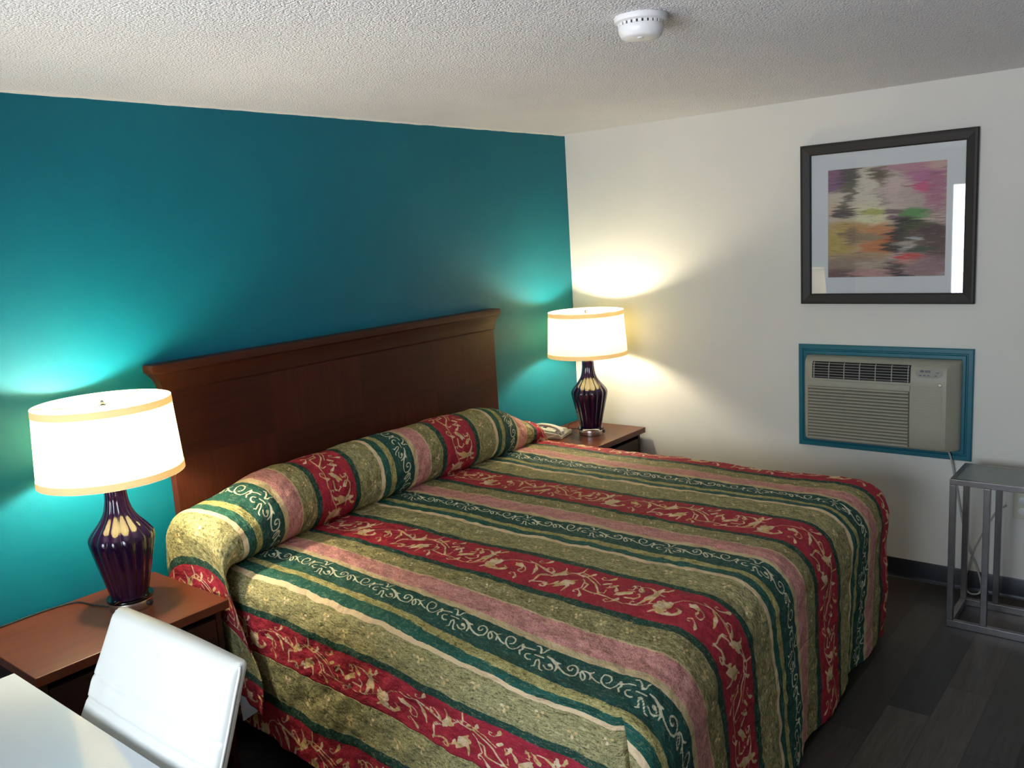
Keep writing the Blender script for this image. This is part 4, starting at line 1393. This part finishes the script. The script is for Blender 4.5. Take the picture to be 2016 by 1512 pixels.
# ---------------------------------------------------------------- chair and desk
def build_chair():
    t = empty('dining_chair', (-3.70, -1.27, 0))
    tag(t, 'white leatherette chair with padded back, pushed in at the white desk', 'chair')
    O = Vector((3.70, 1.27, 0))
    # back: padded slab leaning away from the desk, outline traced at its own place and size
    x0, z0, k = -3.52, .985, .30
    rows = [  # z, y left, y right
        (.47, -.865, -1.49), (.55, -.875, -1.50), (.64, -.895, -1.515), (.69, -.911, -1.522), (.756, -.936, -1.53), (.80, -.944, -1.535), (.816, -.950, -1.537), (.86, -.966, -1.541), (.92, -.985, -1.546), (.955, -.996, -1.550), (.975, -1.001, -1.552), (.985, -1.008, -1.548)]
    bm = bmesh.new()
    n = 44
    zs = np.linspace(.47, .986, 90)
    seams = (.700, .758, .818)
    F_, B_ = [], []
    for z in zs:
        yl = float(np.interp(z, [r_[0] for r_ in rows], [r_[1] for r_ in rows]))
        yr = float(np.interp(z, [r_[0] for r_ in rows], [r_[2] for r_ in rows]))
        rf, rb = [], []
        for i in range(n + 1):
            u = i / n
            uu = .5 - .5 * math.cos(u * PI)
            y = yl + (yr - yl) * uu
            xp = x0 - k * (z0 - z)
            e = min(uu, 1 - uu) * (yl - yr)
            ez = min(z0 + .002 - z, z - .468)
            rd = .022
            pad = math.sqrt(max(0, 1 - (1 - min(1, e / rd)) ** 2)) * math.sqrt(max(0, 1 - (1 - min(1, ez / rd)) ** 2))
            f = .020 * pad + .006 * math.sin(PI * uu)
            for s_ in seams:
                f -= .0055 * math.exp(-((z - s_) / .0045) ** 2) * pad
            f += .0016 * math.sin(y * 60 + z * 25) * pad * math.exp(-((z - .79) / .05) ** 2)
            rf.append(bm.verts.new(Vector((xp - f - .004, y, z + .006 * math.sin(PI * uu) * (z - .47) / .5)) + O))
            rb.append(bm.verts.new(Vector((xp + .018 * pad + .004, y, z + .006 * math.sin(PI * uu) * (z - .47) / .5)) + O))
        F_.append(rf)
        B_.append(rb)
    for R in (F_, B_):
        for a, b in zip(R, R[1:]):
            for i in range(n):
                bm.faces.new((a[i], a[i + 1], b[i + 1], b[i]))
    for a, b, c, d in zip(F_, F_[1:], B_, B_[1:]):
        bm.faces.new((a[0], b[0], d[0], c[0]))
        bm.faces.new((a[-1], b[-1], d[-1], c[-1]))
    for i in range(n):
        bm.faces.new((F_[0][i], F_[0][i + 1], B_[0][i + 1], B_[0][i]))
        bm.faces.new((F_[-1][i], F_[-1][i + 1], B_[-1][i + 1], B_[-1][i]))
    back = obj('backrest', bm, M['leather'], t, smooth=True, angle=70)
    # piping on both side edges
    for col in (2, 1):
        bm = bmesh.new()
        pts = []
        for z in np.linspace(.475, .980, 30):
            y = float(np.interp(z, [r_[0] for r_ in rows], [r_[col] for r_ in rows]))
            pts.append(Vector((x0 - k * (z0 - z) - .006, y + (-.001 if col == 2 else .001), z)) + O)
        tube(bm, pts, .0028, 8)
        obj('piping', bm, M['leather'], back, smooth=True)
    obj('seat', boxes((-4.06 + 3.70, -3.66 + 3.70, -1.50 + 1.27, -.94 + 1.27, .405, .465)), M['leather'], t, bevel=.02, seg=4)
    obj('seat_frame', boxes((-4.04 + 3.70, -3.66 + 3.70, -1.47 + 1.27, -.97 + 1.27, .380, .404)), M['steel'], t, bevel=.003)
    for x in (-4.03, -3.70):
        for y in (-1.465, -1.0):
            obj('leg', boxes((x + 3.70, x + 3.728, y + 1.27, y + 1.298, 0, .379)), M['steel'], t, bevel=.003)

def build_desk():
    x0, x1, y0, y1, z = -4.86, -3.655, -1.50, -.608, .75
    # far right corner at (-3.655,-.608)
    t = empty('desk', ((x0 + x1) / 2, (y0 + y1) / 2, 0))
    tag(t, 'glossy white desk with a thin top in the near left corner', 'desk')
    w, d = (x1 - x0) / 2, (y1 - y0) / 2
    obj('desk_top', boxes((-w, w, -d, d, z - .022, z)), M['desk_white'], t, bevel=.003)
    for sx in (-1, 1):
        for sy in (-1, 1):
            cx, cy = sx * (w - .035), sy * (d - .035)
            obj('leg', boxes((cx - .02, cx + .02, cy - .02, cy + .02, 0, z - .0225)), M['steel'], t, bevel=.002)

# ---------------------------------------------------------------- assemble
build_materials()
M['veneer'] = mat_veneer()
M['crown'] = wood('mahogany_crown', (.030, .0075, .0035, 1), (.060, .015, .007, 1), .45, 0, 1, .25)
M['ac_slat_shade'] = simple('intake_shadow_brown', (.13, .115, .085), .8)
M['ac_key'] = simple('dark_key', (.09, .09, .085), .5)
M['ac_panel'] = simple('control_panel_plastic', (.25, .24, .19), .4, var=.03)
build_room()
build_headboard()
build_bed()
spread = build_bedspread()
build_roll(spread)
build_lining(spread)
make_nightstand(-3.573, -2.920, 'mahogany nightstand with a cherry top in the near corner, beside the white desk')
make_nightstand(-.690, -.035, 'mahogany nightstand by the white wall, with the telephone on it')
make_lamp((-3.142, -.258, .6645), 'bulb_l', 'dark amethyst glass lamp with bright drum shade on the nightstand behind the white chair', [(-3.19, -.21, .669), (-3.215, -.13, .668), (-3.24, -.045, .668), (-3.33, -.022, .668), (-3.46, -.024, .668), (-3.565, -.024, .668)], .22)
make_lamp((-.322, -.312, .6645), 'bulb_r', 'amethyst glass lamp with cream drum shade by the white wall and telephone', [(-.268, -.262, .669), (-.22, -.22, .668), (-.26, -.12, .668), (-.18, -.05, .668), (-.05, -.030, .668)], .05)
build_phone()
build_picture()
build_ac()
build_outlet()
build_side_table()
build_detector()
build_desk()
build_chair()
